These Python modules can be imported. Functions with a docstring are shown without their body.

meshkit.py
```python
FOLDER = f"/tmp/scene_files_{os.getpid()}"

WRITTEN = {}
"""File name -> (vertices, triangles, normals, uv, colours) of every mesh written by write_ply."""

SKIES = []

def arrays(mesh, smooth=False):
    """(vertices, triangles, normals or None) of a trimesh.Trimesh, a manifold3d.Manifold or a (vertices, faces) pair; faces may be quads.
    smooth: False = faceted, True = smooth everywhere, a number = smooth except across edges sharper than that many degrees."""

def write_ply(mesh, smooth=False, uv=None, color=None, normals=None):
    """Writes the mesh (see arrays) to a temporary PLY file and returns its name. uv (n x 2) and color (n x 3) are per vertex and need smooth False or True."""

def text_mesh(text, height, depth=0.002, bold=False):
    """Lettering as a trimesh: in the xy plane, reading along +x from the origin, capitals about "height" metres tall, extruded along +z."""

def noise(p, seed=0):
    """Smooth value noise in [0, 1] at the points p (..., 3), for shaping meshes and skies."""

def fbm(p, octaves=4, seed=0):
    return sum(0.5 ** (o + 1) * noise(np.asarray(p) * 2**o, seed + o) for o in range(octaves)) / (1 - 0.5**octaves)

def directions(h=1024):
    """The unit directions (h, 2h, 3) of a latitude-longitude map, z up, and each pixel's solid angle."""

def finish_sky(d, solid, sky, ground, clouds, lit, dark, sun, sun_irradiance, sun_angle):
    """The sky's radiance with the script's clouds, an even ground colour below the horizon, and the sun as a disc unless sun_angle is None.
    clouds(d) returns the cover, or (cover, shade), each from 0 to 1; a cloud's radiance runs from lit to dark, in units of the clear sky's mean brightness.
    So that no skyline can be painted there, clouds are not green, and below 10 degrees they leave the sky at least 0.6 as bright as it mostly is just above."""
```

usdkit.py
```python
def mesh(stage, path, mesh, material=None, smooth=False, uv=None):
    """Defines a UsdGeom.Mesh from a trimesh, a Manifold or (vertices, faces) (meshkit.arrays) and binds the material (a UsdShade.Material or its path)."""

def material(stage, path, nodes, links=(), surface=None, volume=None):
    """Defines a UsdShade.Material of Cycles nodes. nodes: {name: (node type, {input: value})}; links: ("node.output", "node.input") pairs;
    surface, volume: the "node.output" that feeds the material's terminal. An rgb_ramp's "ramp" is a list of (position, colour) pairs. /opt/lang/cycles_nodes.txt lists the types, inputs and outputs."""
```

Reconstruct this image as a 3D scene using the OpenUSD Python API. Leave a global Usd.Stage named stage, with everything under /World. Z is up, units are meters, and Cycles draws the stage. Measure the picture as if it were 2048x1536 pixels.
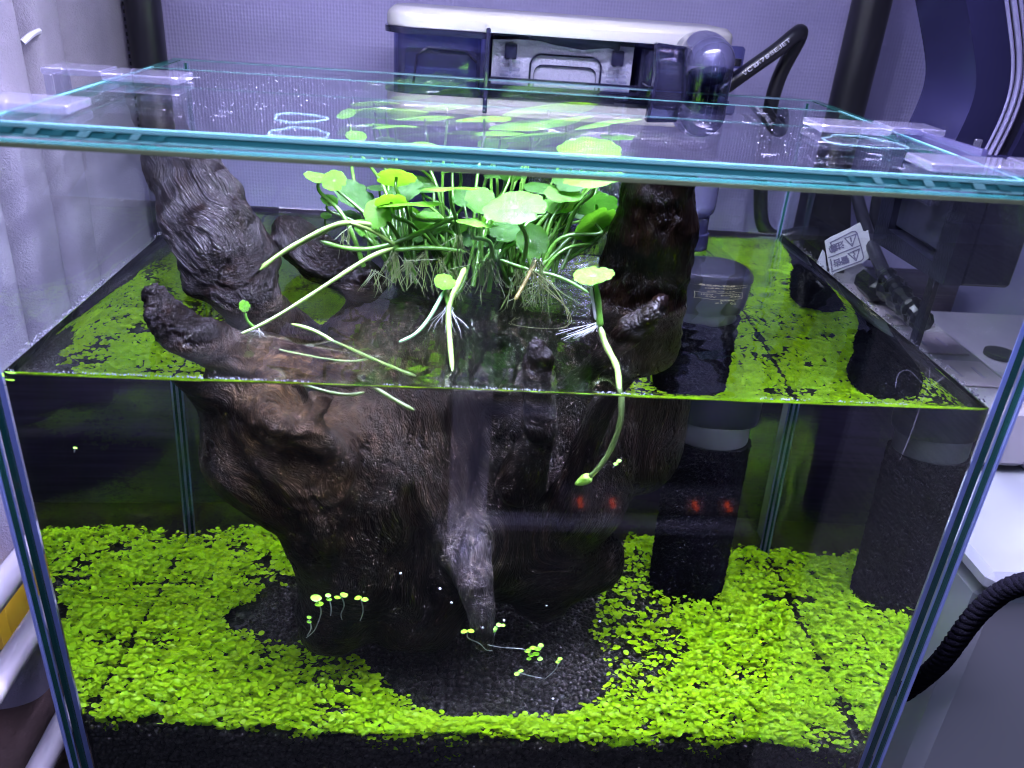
import math, json
import numpy as np, trimesh, meshkit, usdkit
from pxr import Usd, UsdGeom, UsdLux, UsdShade, Gf, Sdf, Vt
from meshkit import noise, fbm
from shapely.geometry import Polygon, Point, LineString, box as sbox
from shapely import affinity

stage = Usd.Stage.CreateInMemory()
UsdGeom.SetStageUpAxis(stage, 'Z')
UsdGeom.Xform.Define(stage, '/World')
rng = np.random.default_rng(11)
V = lambda *a: np.array(a, float)

# ------------------------------------------------------------------ camera
F = 1645.874
YAW, PITCH, ROLL = .08284225, .46234942, .07503792
CAM = V(-.0238, -.2578, .3493)
fwd = V(math.sin(YAW) * math.cos(PITCH), math.cos(YAW) * math.cos(PITCH), -math.sin(PITCH))
_r = np.cross(fwd, [0, 0, 1]); _r /= np.linalg.norm(_r); _u = np.cross(_r, fwd)
RT = math.cos(ROLL) * _r + math.sin(ROLL) * _u
UP = -math.sin(ROLL) * _r + math.cos(ROLL) * _u
cam = UsdGeom.Camera.Define(stage, '/World/camera')
m = np.eye(4); m[0, :3] = RT; m[1, :3] = UP; m[2, :3] = -fwd; m[3, :3] = CAM
cam.AddTransformOp().Set(Gf.Matrix4d(m.tolist()))
cam.CreateFocalLengthAttr(5.7)
cam.CreateHorizontalApertureAttr(5.7 * 2048 / F)
cam.CreateVerticalApertureAttr(5.7 * 1536 / F)
cam.CreateClippingRangeAttr(Gf.Vec2f(.01, 50))
cam.CreateFocusDistanceAttr(.38)
cam.CreateFStopAttr(2.6)
cam.CreateExposureAttr(3.42)

# ------------------------------------------------------------------ lamps
def rect_light(name, loc, w, h, power, color, rot=(0, 0, 0)):
    l = UsdLux.RectLight.Define(stage, '/World/' + name)
    l.CreateWidthAttr(w); l.CreateHeightAttr(h); l.CreateIntensityAttr(power); l.CreateColorAttr(Gf.Vec3f(*color))
    l.AddTranslateOp().Set(Gf.Vec3d(*loc)); l.AddRotateXYZOp().Set(Gf.Vec3f(*rot))
    return l
# the clip-on LED lamp's lensed boards over the tank (built with the lamp below), and a dim fill light added from out of view
LAMP, LAMP_POWER, LAMP_BEAM = (.63, .57, 1.0), 15.5, 8.0
rect_light('room_light', (-.5, -1.1, 2.0), 1.2, 1.2, 0.68, (.47, .56, 1.0), (-30, -10, 0))

# ------------------------------------------------------------------ tank measures, and where a line of sight meets a plane (also bent by the water)
W, D, H, HW = .175, .2252, .295, .2147         # inner half width, inner depth, rim, water level
T = .0055                                       # glass
def ray(x, y):
    d = (x - 1024) / F * RT - (y - 768) / F * UP + fwd
    return d / np.linalg.norm(d)
def _hit(p, d, X, Y, Z):
    for k, v in enumerate((X, Y, Z)):
        if v is not None: return p + d * (v - p[k]) / d[k]
def at(x, y, X=None, Y=None, Z=None): return _hit(CAM, ray(x, y), X, Y, Z)
def _refr(d, n, eta):
    c = -d @ n
    return eta * d + (eta * c - math.sqrt(1 - eta * eta * (1 - c * c))) * n
def wray(x, y):
    d = ray(x, y); p = CAM + d * (0 - CAM[1]) / d[1]
    if p[2] < HW: return p, _refr(d, V(0, -1, 0), .75)
    p = CAM + d * (HW - CAM[2]) / d[2]
    return p, _refr(d, V(0, 0, 1), .75)
def wat(x, y, X=None, Y=None, Z=None):
    d = ray(x, y); p = CAM + d * (0 - CAM[1]) / d[1]
    if p[2] < HW: return _hit(p, _refr(d, V(0, -1, 0), .75), X, Y, Z)
    p = CAM + d * (HW - CAM[2]) / d[2]
    return _hit(p, _refr(d, V(0, 0, 1), .75), X, Y, Z)

# ------------------------------------------------------------------ prims
_used = {}
def uname(parent, name):
    k = (parent, name); n = _used.get(k, -1) + 1; _used[k] = n
    return parent + '/' + (name if n == 0 else '%s_%03d' % (name, n))
def tag(p, label=None, cat=None, group=None, kind=None):
    for k, v in (('label', label), ('category', cat), ('group', group), ('kind', kind)):
        if v: p.SetCustomDataByKey(k, v)
    return p
def thing(name, label, cat, group=None, loc=(0, 0, 0)):
    x = UsdGeom.Xform.Define(stage, uname('/World', name))
    x.AddTranslateOp().Set(Gf.Vec3d(*map(float, loc)))
    tag(x.GetPrim(), label, cat, group); x.loc = np.array(loc, float)
    ORIG[str(x.GetPath())] = x.loc
    return x
ORIG = {}
def arr(mesh):
    if isinstance(mesh, (list,)): mesh = join(mesh)
    if isinstance(mesh, trimesh.Trimesh): return np.array(mesh.vertices, float), np.array(mesh.faces)
    if hasattr(mesh, 'to_mesh'):
        q = mesh.to_mesh(); return np.array(q.vert_properties[:, :3], float), np.array(q.tri_verts)
    v, f = np.asarray(mesh[0], float), np.asarray(mesh[1], int)
    if f.shape[1] == 4: f = np.vstack([f[:, [0, 1, 2]], f[:, [0, 2, 3]]])
    return v, f
def join(ms):
    vs, fs, n = [], [], 0
    for q in ms:
        v, f = arr(q); vs.append(v); fs.append(f + n); n += len(v)
    return np.vstack(vs), np.vstack(fs)
def part(parent, name, mesh, mat, label=None, smooth=35, kind=None, prim=None):
    """one Mesh under parent (an Xform/Mesh) or, parent None, top-level. World coordinates are given."""
    base = '/World' if parent is None else str(parent.GetPath())
    v, f = arr(mesh)
    v = v - ORIG.get(base, 0) 
    p = usdkit.mesh(stage, uname(base, name), (v, f), mat, smooth=smooth)
    ORIG[str(p.GetPath())] = ORIG.get(base, np.zeros(3))
    if prim:
        for k, a in prim.items():
            UsdGeom.PrimvarsAPI(p).CreatePrimvar(k, Sdf.ValueTypeNames.Float3Array if a.ndim == 2 else Sdf.ValueTypeNames.FloatArray, 'vertex').Set(
                Vt.Vec3fArray.FromNumpy(a.astype(np.float32)) if a.ndim == 2 else Vt.FloatArray.FromNumpy(a.astype(np.float32)))
    if label: p.GetPrim().SetCustomDataByKey('label', label)
    if kind: p.GetPrim().SetCustomDataByKey('kind', kind)
    return p
def solo(name, mesh, mat, label=None, cat=None, group=None, kind=None, smooth=35, prim=None):
    p = part(None, name, mesh, mat, smooth=smooth, prim=prim)
    tag(p.GetPrim(), label, cat, group, kind); return p

# ------------------------------------------------------------------ shapes
def bx(x0, x1, y0, y1, z0, z1, b=0.0):
    """box, bevelled by b"""
    if b <= 0:
        return arr(trimesh.creation.box(bounds=[(x0, y0, z0), (x1, y1, z1)]))
    P = [(sx, sy, sz) for sx in (x0, x1) for sy in (y0, y1) for sz in (z0, z1)]
    c = V((x0 + x1) / 2, (y0 + y1) / 2, (z0 + z1) / 2); pts = []
    for p in P:
        s = np.sign(c - np.array(p))
        for k in range(3):
            q = np.array(p, float) + s * b; q[k] = p[k]; pts.append(q)
    return arr(trimesh.convex.convex_hull(np.array(pts)))
def prism(poly, z0, z1, frame=None):
    """shapely polygon extruded z0..z1; frame: 4x4"""
    m = trimesh.creation.extrude_polygon(poly, z1 - z0, engine='earcut'); m.apply_translation((0, 0, z0))
    if frame is not None: m.apply_transform(frame)
    return arr(m)
def frame(o, x, y, z):
    m = np.eye(4); m[:3, 0] = x; m[:3, 1] = y; m[:3, 2] = z; m[:3, 3] = o; return m
def spline(pts, n=40):
    from scipy.interpolate import CubicSpline
    p = np.array(pts, float)
    if len(p) == 2: return np.linspace(p[0], p[1], n)
    t = np.r_[0, np.cumsum(np.linalg.norm(np.diff(p, axis=0), axis=1) ** .6)]
    return CubicSpline(t, p, bc_type='natural')(np.linspace(0, t[-1], n))
def tube(pts, r, sides=8, caps=True):
    p = np.asarray(pts, float); n = len(p)
    r = np.broadcast_to(np.asarray(r, float), (n,))
    t = np.gradient(p, axis=0); t /= np.linalg.norm(t, axis=1, keepdims=True) + 1e-12
    a = np.cross(t[0], [0, 0, 1.0] if abs(t[0][2]) < .9 else [1.0, 0, 0]); a /= np.linalg.norm(a)
    A = []
    for k in range(n):
        a = a - (a @ t[k]) * t[k]; a /= np.linalg.norm(a) + 1e-12; A.append(a)
    A = np.array(A); B = np.cross(t, A); th = np.arange(sides) * 2 * np.pi / sides
    v = p[:, None] + r[:, None, None] * (np.cos(th)[None, :, None] * A[:, None] + np.sin(th)[None, :, None] * B[:, None])
    i, j = np.meshgrid(np.arange(n - 1), np.arange(sides), indexing='ij')
    q = np.stack([i * sides + j, i * sides + (j + 1) % sides, (i + 1) * sides + (j + 1) % sides, (i + 1) * sides + j], -1).reshape(-1, 4)
    f = np.vstack([q[:, [0, 1, 2]], q[:, [0, 2, 3]]]); v = v.reshape(-1, 3)
    if caps:
        c0, c1 = len(v), len(v) + 1; v = np.vstack([v, p[0], p[-1]])
        j = np.arange(sides)
        f = np.vstack([f, np.stack([np.full(sides, c0), (j + 1) % sides, j], 1), np.stack([np.full(sides, c1), (n - 1) * sides + j, (n - 1) * sides + (j + 1) % sides], 1)])
    return v, f
def lathe(prof, o=(0, 0, 0), n=32):
    """(r, z) outline turned about z through o"""
    pr = np.array(prof, float); th = np.arange(n) * 2 * np.pi / n
    v = np.stack([pr[:, None, 0] * np.cos(th), pr[:, None, 0] * np.sin(th), np.broadcast_to(pr[:, None, 1], (len(pr), n))], -1).reshape(-1, 3) + o
    i, j = np.meshgrid(np.arange(len(pr) - 1), np.arange(n), indexing='ij')
    q = np.stack([i * n + j, i * n + (j + 1) % n, (i + 1) * n + (j + 1) % n, (i + 1) * n + j], -1).reshape(-1, 4)
    return v, np.vstack([q[:, [0, 1, 2]], q[:, [0, 2, 3]]])
def grid(P):
    """(n, m, 3) points to a sheet"""
    n, k = P.shape[:2]; i, j = np.meshgrid(np.arange(n - 1), np.arange(k - 1), indexing='ij')
    q = np.stack([i * k + j, (i + 1) * k + j, (i + 1) * k + j + 1, i * k + j + 1], -1).reshape(-1, 4)
    return P.reshape(-1, 3), np.vstack([q[:, [0, 1, 2]], q[:, [0, 2, 3]]])

# ------------------------------------------------------------------ materials
LOOK = '/World/Looks/'
UsdGeom.Scope.Define(stage, '/World/Looks')
def mat(name, nodes, links, surface): return usdkit.material(stage, LOOK + name, nodes, links, surface=surface)
def plain(name, col, rough=.5, bump=None, var=None, **kw):
    """principled; bump=(scale, distance[, detail]); var=(scale, amount): slow change of tone"""
    nd = {'p': ('principled_bsdf', dict(base_color=col, roughness=rough, **kw))}; ln = []
    if bump or var: nd['g'] = ('geometry', {})
    if bump:
        nd['n'] = ('noise_texture', dict(scale=bump[0], detail=bump[2] if len(bump) > 2 else 4.0, roughness=.6))
        nd['b'] = ('bump', dict(distance=bump[1], strength=1.0))
        ln += [('g.position', 'n.vector'), ('n.fac', 'b.height'), ('b.normal', 'p.normal')]
    if var:
        c = np.array(col)
        nd['v'] = ('noise_texture', dict(scale=var[0], detail=5.0, roughness=.6))
        nd['r'] = ('rgb_ramp', {'ramp': [(.3, tuple(c * (1 - var[1]))), (.7, tuple(np.minimum(c * (1 + var[1]), .95)))]})
        ln += [('g.position', 'v.vector'), ('v.fac', 'r.fac'), ('r.color', 'p.base_color')]
    return mat(name, nd, ln, 'p.BSDF')
def pane(name, tint, f0=.04, rough=0.0, edge=None, refl=(1, 1, 1)):
    """clear sheet: lets light straight through, mirrors by angle. edge: tint seen at a glancing angle (round tubes)"""
    nd = {'w': ('layer_weight', dict(blend=.5)), 'pw': ('math', dict(math_type='power', value2=5.0)),
          'ma': ('math', dict(math_type='multiply_add', value2=1 - f0, value3=f0)),
          't': ('transparent_bsdf', dict(color=tint)), 'gl': ('glossy_bsdf', dict(color=refl, roughness=rough)), 'm': ('mix_closure', {})}
    ln = [('w.facing', 'pw.value1'), ('pw.value', 'ma.value1'), ('ma.value', 'm.fac'), ('t.BSDF', 'm.closure1'), ('gl.BSDF', 'm.closure2')]
    if edge:
        nd['r'] = ('rgb_ramp', {'ramp': [(0, tint), (.55, tint), (1, edge)]}); ln += [('w.facing', 'r.fac'), ('r.color', 't.color')]
    return mat(name, nd, ln, 'm.closure')
def smoky(name, tint, diff, k=.25, f0=.05, rough=.05):
    """tinted translucent plastic: part of the light passes, part is scattered in the plastic"""
    nd = {'w': ('layer_weight', dict(blend=.5)), 'pw': ('math', dict(math_type='power', value2=5.0)),
          'ma': ('math', dict(math_type='multiply_add', value2=1 - f0, value3=f0)),
          't': ('transparent_bsdf', dict(color=tint)), 'd': ('diffuse_bsdf', dict(color=diff)), 'gl': ('glossy_bsdf', dict(color=(1, 1, 1), roughness=rough)),
          'a': ('mix_closure', dict(fac=k)), 'm': ('mix_closure', {})}
    ln = [('w.facing', 'pw.value1'), ('pw.value', 'ma.value1'), ('ma.value', 'm.fac'), ('t.BSDF', 'a.closure1'), ('d.BSDF', 'a.closure2'), ('a.closure', 'm.closure1'), ('gl.BSDF', 'm.closure2')]
    return mat(name, nd, ln, 'm.closure')

GLASS = pane('clear_glass', (.965, .985, .98))
WATER = mat('water', {'g': ('glass_bsdf', dict(color=(.985, 1.0, .99), IOR=1.333, roughness=0.0))}, [], 'g.BSDF')
def edge_glass(name, col, tr, rough=.15):
    return mat(name, {'p': ('principled_bsdf', dict(base_color=col, roughness=rough)), 't': ('translucent_bsdf', dict(color=tr)), 'm': ('mix_closure', dict(fac=.5))},
               [('p.BSDF', 'm.closure1'), ('t.BSDF', 'm.closure2')], 'm.closure')
EDGE_TEAL = edge_glass('polished_glass_edge', (.02, .10, .10), (.03, .15, .15))
EDGE_PALE = edge_glass('ground_glass_bevel', (.09, .22, .22), (.10, .25, .25))
EDGE_DARK = plain('dark_green_glass_edge', (.008, .05, .045), .12)
SILI = edge_glass('silicone_seam', (.16, .19, .32), (.2, .24, .40), .3)

WALL = None
BLACK = plain('black_plastic', (.006, .006, .012), .34, bump=(900, .0004), specular_ior_level=.25)
EDGE_BLUE = edge_glass('blue_lit_glass_bevel', (.22, .27, .52), (.28, .34, .62), .2)
BLACK_GLOSS = plain('glossy_black_plastic', (.006, .006, .018), .16, specular_ior_level=.25)
BLACK_METAL = plain('black_metal_pole', (.010, .010, .016), .35)
RUBBER = plain('black_cable_rubber', (.010, .010, .016), .32)
WHITE_PL = plain('white_plastic', (.30, .29, .31), .22)
BEIGE_PL = plain('beige_plastic', (.36, .31, .35), .4)
ACRYL = smoky('clear_acrylic', (.86, .87, .95), (.30, .30, .38), .07, .10, .06)
SMOKE = smoky('smoky_blue_plastic', (.52, .54, .78), (.07, .07, .13), .14)
SMOKE_DARK = smoky('dark_smoky_plastic', (.13, .13, .26), (.015, .015, .04), .55)
TUBE = pane('smoky_clear_tube', (.72, .74, .86), .05, .02, edge=(.20, .22, .42))
WOOL = plain('filter_wool', (.17, .17, .25), .9, bump=(260, .0015, 6))
GOLD = plain('gold_print', (.42, .36, .24), .5)
INK = plain('grey_print', (.10, .09, .16), .6)
CABLE_INK = plain('pale_grey_print', (.30, .30, .42), .6)

# ------------------------------------------------------------------ the room: wallpaper, desk, what stands round the tank
WALLPAPER = mat('embossed_wallpaper', {
    'g': ('geometry', {}), 'mp': ('mapping', dict(scale=(1, 1, 1))), 'w1': ('wave_texture', dict(scale=150.0, distortion=1.2, detail=2.0, bands_direction='x', detail_scale=3.0)),
    'w2': ('wave_texture', dict(scale=130.0, distortion=1.2, detail=2.0, bands_direction='z', detail_scale=3.0)),
    'n': ('noise_texture', dict(scale=420.0, detail=4.0)), 'a': ('math', dict(math_type='add')), 'a2': ('math', dict(math_type='add')),
    'b': ('bump', dict(distance=.0006, strength=.25)), 'v': ('noise_texture', dict(scale=7.0, detail=3.0)),
    'r': ('rgb_ramp', {'ramp': [(.3, (.28, .26, .47)), (.7, (.34, .31, .54))]}), 'p': ('principled_bsdf', dict(roughness=.75))},
    [('g.position', 'w1.vector'), ('g.position', 'w2.vector'), ('g.position', 'n.vector'), ('w1.fac', 'a.value1'), ('w2.fac', 'a.value2'), ('a.value', 'a2.value1'),
     ('n.fac', 'a2.value2'), ('a2.value', 'b.height'), ('b.normal', 'p.normal'), ('g.position', 'v.vector'), ('v.fac', 'r.fac'), ('r.color', 'p.base_color')], 'p.BSDF')
YW = .345
w = solo('back_wall', bx(-1.2, 1.4, YW, YW + .05, -.8, 1.3), WALLPAPER, kind='structure')
DESK = plain('dark_wood_desk', (.035, .022, .018), .45, bump=(120, .0006), var=(14, .4))
solo('desk', bx(-.62, .245, -.0062, YW - .002, -.030, -.0075, .002), DESK, kind='structure')
solo('floor', bx(-1.4, 1.6, -2.2, YW - .001, -.80, -.75), plain('room_floor', (.02, .018, .02), .7), kind='structure')
BOARD = mat('dark_slate_board', {
    'g': ('geometry', {}), 'mp': ('mapping', dict(scale=(6, 6, 150))), 'n': ('noise_texture', dict(scale=3.0, detail=6.0)),
    'r': ('rgb_ramp', {'ramp': [(.35, (.015, .010, .026)), (.65, (.034, .022, .056))]}), 'p': ('principled_bsdf', dict(roughness=.6))},
    [('g.position', 'mp.vector'), ('mp.vector', 'n.vector'), ('n.fac', 'r.fac'), ('r.color', 'p.base_color')], 'p.BSDF')
solo('back_board', bx(-.42, .36, .318, .328, -.0065, .168, .001), BOARD, 'dark grey wood-grained board standing behind the tank below the waterline', 'board')

# left: pale padded upholstery in upright rolls
FELT = plain('pale_felt_cover', (.22, .205, .27), .95, bump=(900, .0006, 5), var=(30, .12))
cre = [.055, .128, .1725, .2125, .345]          # creases between the rolls
yy = np.linspace(-.02, .343, 320); zz = np.linspace(-.02, .60, 60)
YY, ZZ = np.meshgrid(yy, zz, indexing='ij')
dep = np.full_like(YY, -.012)
for a, b in zip(cre[:-1], cre[1:]):
    u = (YY - a - .0022) / (b - a - .0044); k = (u >= 0) & (u <= 1)
    dep = np.where(k, np.maximum(dep, .036 * np.sqrt(np.clip(1 - (2 * u - 1) ** 6, 0, 1)) - .014), dep)
XX = -.252 + dep + .004 * (fbm(np.stack([YY * 20, ZZ * 9, ZZ * 0], -1), 3, 5) - .5)
f_ = grid(np.stack([XX, YY + .010 * np.sin(ZZ * 7), ZZ], -1)); f_ = (f_[0], f_[1][:, ::-1])
cu = thing('padded_cushion', 'pale grey padded cushion with upright rolls and dark creases left of the tank', 'cushion')
back = grid(np.stack([XX * 0 - .275, YY, ZZ], -1))
part(cu, 'cushion_roll_cover', join([f_, back, bx(-.275, -.256, -.02, .343, .598, .60), bx(-.275, -.256, -.022, -.02, -.02, .60)]), FELT, smooth=50)
CREASE_SHADE = plain('crease_shade_tone', (.02, .016, .016), .9)  # dark tubes added in the creases to stand for their deep shade
for yk in cre[1:-1]:
    part(cu, 'crease_piping', tube(np.array([(-.2515, yk + .010 * math.sin(z * 7), z) for z in np.linspace(-.02, .59, 30)]), .0034, 8), CREASE_SHADE, smooth=60)
part(cu, 'care_tab', tube(spline([at(45, 85, X=-.232), at(62, 70, X=-.230), at(78, 62, X=-.231)], 12), .0014, 6), plain('clear_tab', (.6, .6, .7), .2), 'small clear plastic tab on the cushion')

# two black poles behind the tank
for px, nm in ((292, 'black metal pole behind the left rear corner of the tank'), (1724, 'black metal pole behind the right rear corner of the tank')):
    p0 = at(px, 60, Y=.295); t_ = thing('metal_pole', nm, 'pole', loc=(p0[0], .295, 0))
    r_ = .0105 if px < 500 else .0120
    x_ = p0[0] + (.0 if px < 500 else .002)
    part(t_, 'pole_tube', lathe([(0, .16 if px > 500 else -.0072), (r_, .16 if px > 500 else -.0072), (r_, .9), (0, .9)], (x_, .295, 0), 28), BLACK_METAL)
    if px < 500:
        part(t_, 'pole_ridge', [bx(x_ - r_ - .0012, x_ - r_ + .001, .2935, .2965, .27 + k * .0042, .2722 + k * .0042) for k in range(60)], BLACK_METAL, 'row of small notches along the pole')
    else:
        part(t_, 'pole_foot', prism(Polygon([(x_ - .012, .1), (x_ + .030, .1), (x_ + .017, .21), (x_ + .012, .232), (x_ - .0125, .232)]), .283, .308, frame((0, 0, 0), V(1, 0, 0), V(0, 0, 1), V(0, 1, 0))), BLACK_METAL, 'flared foot of the pole')

# right: wall-side panel, power strip, plug, tag
PANEL = plain('lavender_cardboard', (.34, .31, .40), .8, var=(12, .08))
WOODG = mat('grey_striped_veneer', {'g': ('geometry', {}), 'mp': ('mapping', dict(scale=(8, 8, 170), rotation=(.25, 0, 0))), 'n': ('noise_texture', dict(scale=2.2, detail=5.0)),
    'r': ('rgb_ramp', {'ramp': [(.35, (.26, .24, .28)), (.65, (.46, .43, .46))]}), 'p': ('principled_bsdf', dict(roughness=.6))},
    [('g.position', 'mp.vector'), ('mp.vector', 'n.vector'), ('n.fac', 'r.fac'), ('r.color', 'p.base_color')], 'p.BSDF')
solo('side_wall', bx(.46, .50, -.6, YW - .001, -.8, 1.3), WOODG, kind='structure')

# ------------------------------------------------------------------ the aquarium
tank = thing('aquarium_tank', 'rimless clear glass aquarium with green edges filled with water', 'aquarium')
g = .0010
part(tank, 'front_pane', bx(-W - T, W + T, -T, 0, -.006, H), GLASS, smooth=False)
part(tank, 'left_pane', bx(-W - T, -W, g, D - g, -.006, H), GLASS, smooth=False)
part(tank, 'right_pane', bx(W, W + T, g, D - g, -.006, H), GLASS, smooth=False)
part(tank, 'back_pane', bx(-W - T, W + T, D, D + T, -.006, H), GLASS, smooth=False)
part(tank, 'base_pane', bx(-W + g, W - g, g, D - g, -.006, -.0012), EDGE_DARK, smooth=False)
e = .0012
for sx in (-1, 1):
    X0, X1 = sorted((sx * (W + T + .0002), sx * (W + T + e)))
    # front pane's upright edge: dark ground face between two pale bevels
    part(tank, 'upright_edge', bx(X0, X1, -T + .0012, -.0012, -.006, H), EDGE_DARK)
    part(tank, 'upright_bevel', [bx(X0, X1, -T - .0001, -T + .0010, -.006, H), bx(X0, X1, -.0010, .0001, -.006, H)], EDGE_BLUE)
    # silicone in the corner and the side pane's front end, seen through the front pane
    xa, xb = sorted((sx * (W + .0003), sx * (W + .0022)))
    part(tank, 'silicone_seam', bx(xa, xb, .0001, .0004, -.006, H - .001), EDGE_BLUE)
    xa, xb = sorted((sx * (W + .0024), sx * (W + T - .0004)))
    part(tank, 'side_pane_end', bx(xa, xb, .0001, .0004, -.006, H - .001), EDGE_DARK)
    # silicone in the rear corner, seen through the water
    for i0, i1 in ((.0004, .0011), (.0026, .0036)):
        part(tank, 'rear_seam', bx(*sorted((sx * (W - i0), sx * (W - i1))), D - .0003, D - .0001, .0, H - .001), SILI)
    part(tank, 'rear_seam_core', bx(*sorted((sx * (W - .0012), sx * (W - .0025))), D - .0003, D - .0001, .0, H - .001), EDGE_DARK)
    part(tank, 'side_rim', bx(*sorted((sx * (W + .0003), sx * (W + T - .0003))), .001, D - .001, H + .0001, H + .0006), EDGE_DARK)
part(tank, 'front_rim', bx(-W - T, W + T, -T + .0004, -.0004, H + .0001, H + .0006), EDGE_DARK)
part(tank, 'front_rim_bevel', [bx(-W - T, W + T, -T - .0002, -T + .0004, H - .0009, H + .0004)], plain('olive_glass_bevel', (.030, .040, .022), .15))
part(tank, 'back_rim', bx(-W - T, W + T, D + .0004, D + T - .0004, H + .0001, H + .0006), edge_glass('pale_rim', (.12, .2, .25), (.3, .4, .5)))

# water
def walls(n, a):
    e_ = np.array([0, .00025, .0005, .0008, .0011, .0015, .0019, .0024, .003, .0038, .0048, .0062, .0082])
    return np.r_[-a + e_, np.linspace(-a + .011, a - .011, n), (a - e_)[::-1]]
gx = walls(150, W - .0004); gy = walls(100, D / 2 - .0004) + D / 2
GX, GY = np.meshgrid(gx, gy, indexing='ij')
def surf(x, y):
    dw = np.minimum(np.minimum(W - abs(x), y), D - y)
    men = .0030 * np.exp(-np.maximum(dw - .0004, 0) / .0022)
    r = np.hypot(x - .035, y - .165)
    rip = (.00025 * np.sin(r * 620) * np.exp(-r / .05) + .0006 * (fbm(np.stack([x * 60, y * 90, 0 * x], -1), 3, 3) - .5) * np.exp(-r / .07)
           + .00012 * (fbm(np.stack([x * 45, y * 120, 0 * x + 9], -1), 2, 8) - .5))
    return HW + men + rip * np.clip(dw / .012, 0, 1)
top = grid(np.stack([GX, GY, surf(GX, GY)], -1))
ring = np.vstack([np.stack([GX, GY, surf(GX, GY)], -1)[:, 0], np.stack([GX, GY, surf(GX, GY)], -1)[-1, 1:], np.stack([GX, GY, surf(GX, GY)], -1)[::-1, -1][1:], np.stack([GX, GY, surf(GX, GY)], -1)[0, ::-1][1:-1]])
low = ring.copy(); low[:, 2] = -.0006
n_ = len(ring); i_ = np.arange(n_); sidef = np.vstack([np.stack([i_, i_ + n_, (i_ + 1) % n_ + n_], 1), np.stack([i_, (i_ + 1) % n_ + n_, (i_ + 1) % n_], 1)])
sides = (np.vstack([ring, low]), sidef)
cidx = np.vstack([low, low.mean(0)]); bot = (cidx, np.stack([np.full(n_, n_), (i_ + 1) % n_, i_], 1))
wm = trimesh.Trimesh(*join([top, sides, bot]), process=False); wm.merge_vertices(digits_vertex=7)
solo('water', wm, WATER, kind='structure', smooth=48)
print('water watertight', wm.is_watertight, wm.volume)

# lid of glass on four clear clips
LZ0, LZ1 = .2968, .3008
lid = thing('glass_lid', 'flat clear glass lid with bright teal front edge lying on four clips', 'lid')
lx0, lx1, ly0, ly1 = -.1625, .1560, -.0035, .1425
part(lid, 'lid_pane', bx(lx0, lx1, ly0, ly1, LZ0, LZ1), GLASS, smooth=False)
part(lid, 'front_edge', bx(lx0, lx1, ly0 - .0006, ly0 - .0001, LZ0 + .0009, LZ1 - .0011), EDGE_TEAL)
part(lid, 'front_edge_bevel', bx(lx0, lx1, ly0 - .0007, ly0 + .0008, LZ1 + .0001, LZ1 + .0003), EDGE_PALE)
part(lid, 'front_edge_bevel', bx(lx0, lx1, ly0 - .0008, ly0 - .0001, LZ1 - .0010, LZ1 - .0001), EDGE_PALE)
part(lid, 'front_edge_bevel', bx(lx0, lx1, ly0 - .0008, ly0 - .0001, LZ0 + .0001, LZ0 + .0008), EDGE_PALE)
for X in (lx0, lx1):
    s_ = 1 if X > 0 else -1
    part(lid, 'side_edge', bx(*sorted((X + s_ * .0001, X + s_ * .0006)), ly0, ly1, LZ0 + .0002, LZ1 - .0002), EDGE_DARK)
    part(lid, 'side_edge_bevel', bx(*sorted((X - s_ * .0009, X + s_ * .0005)), ly0, ly1, LZ1 + .0001, LZ1 + .0003), EDGE_PALE)
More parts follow.
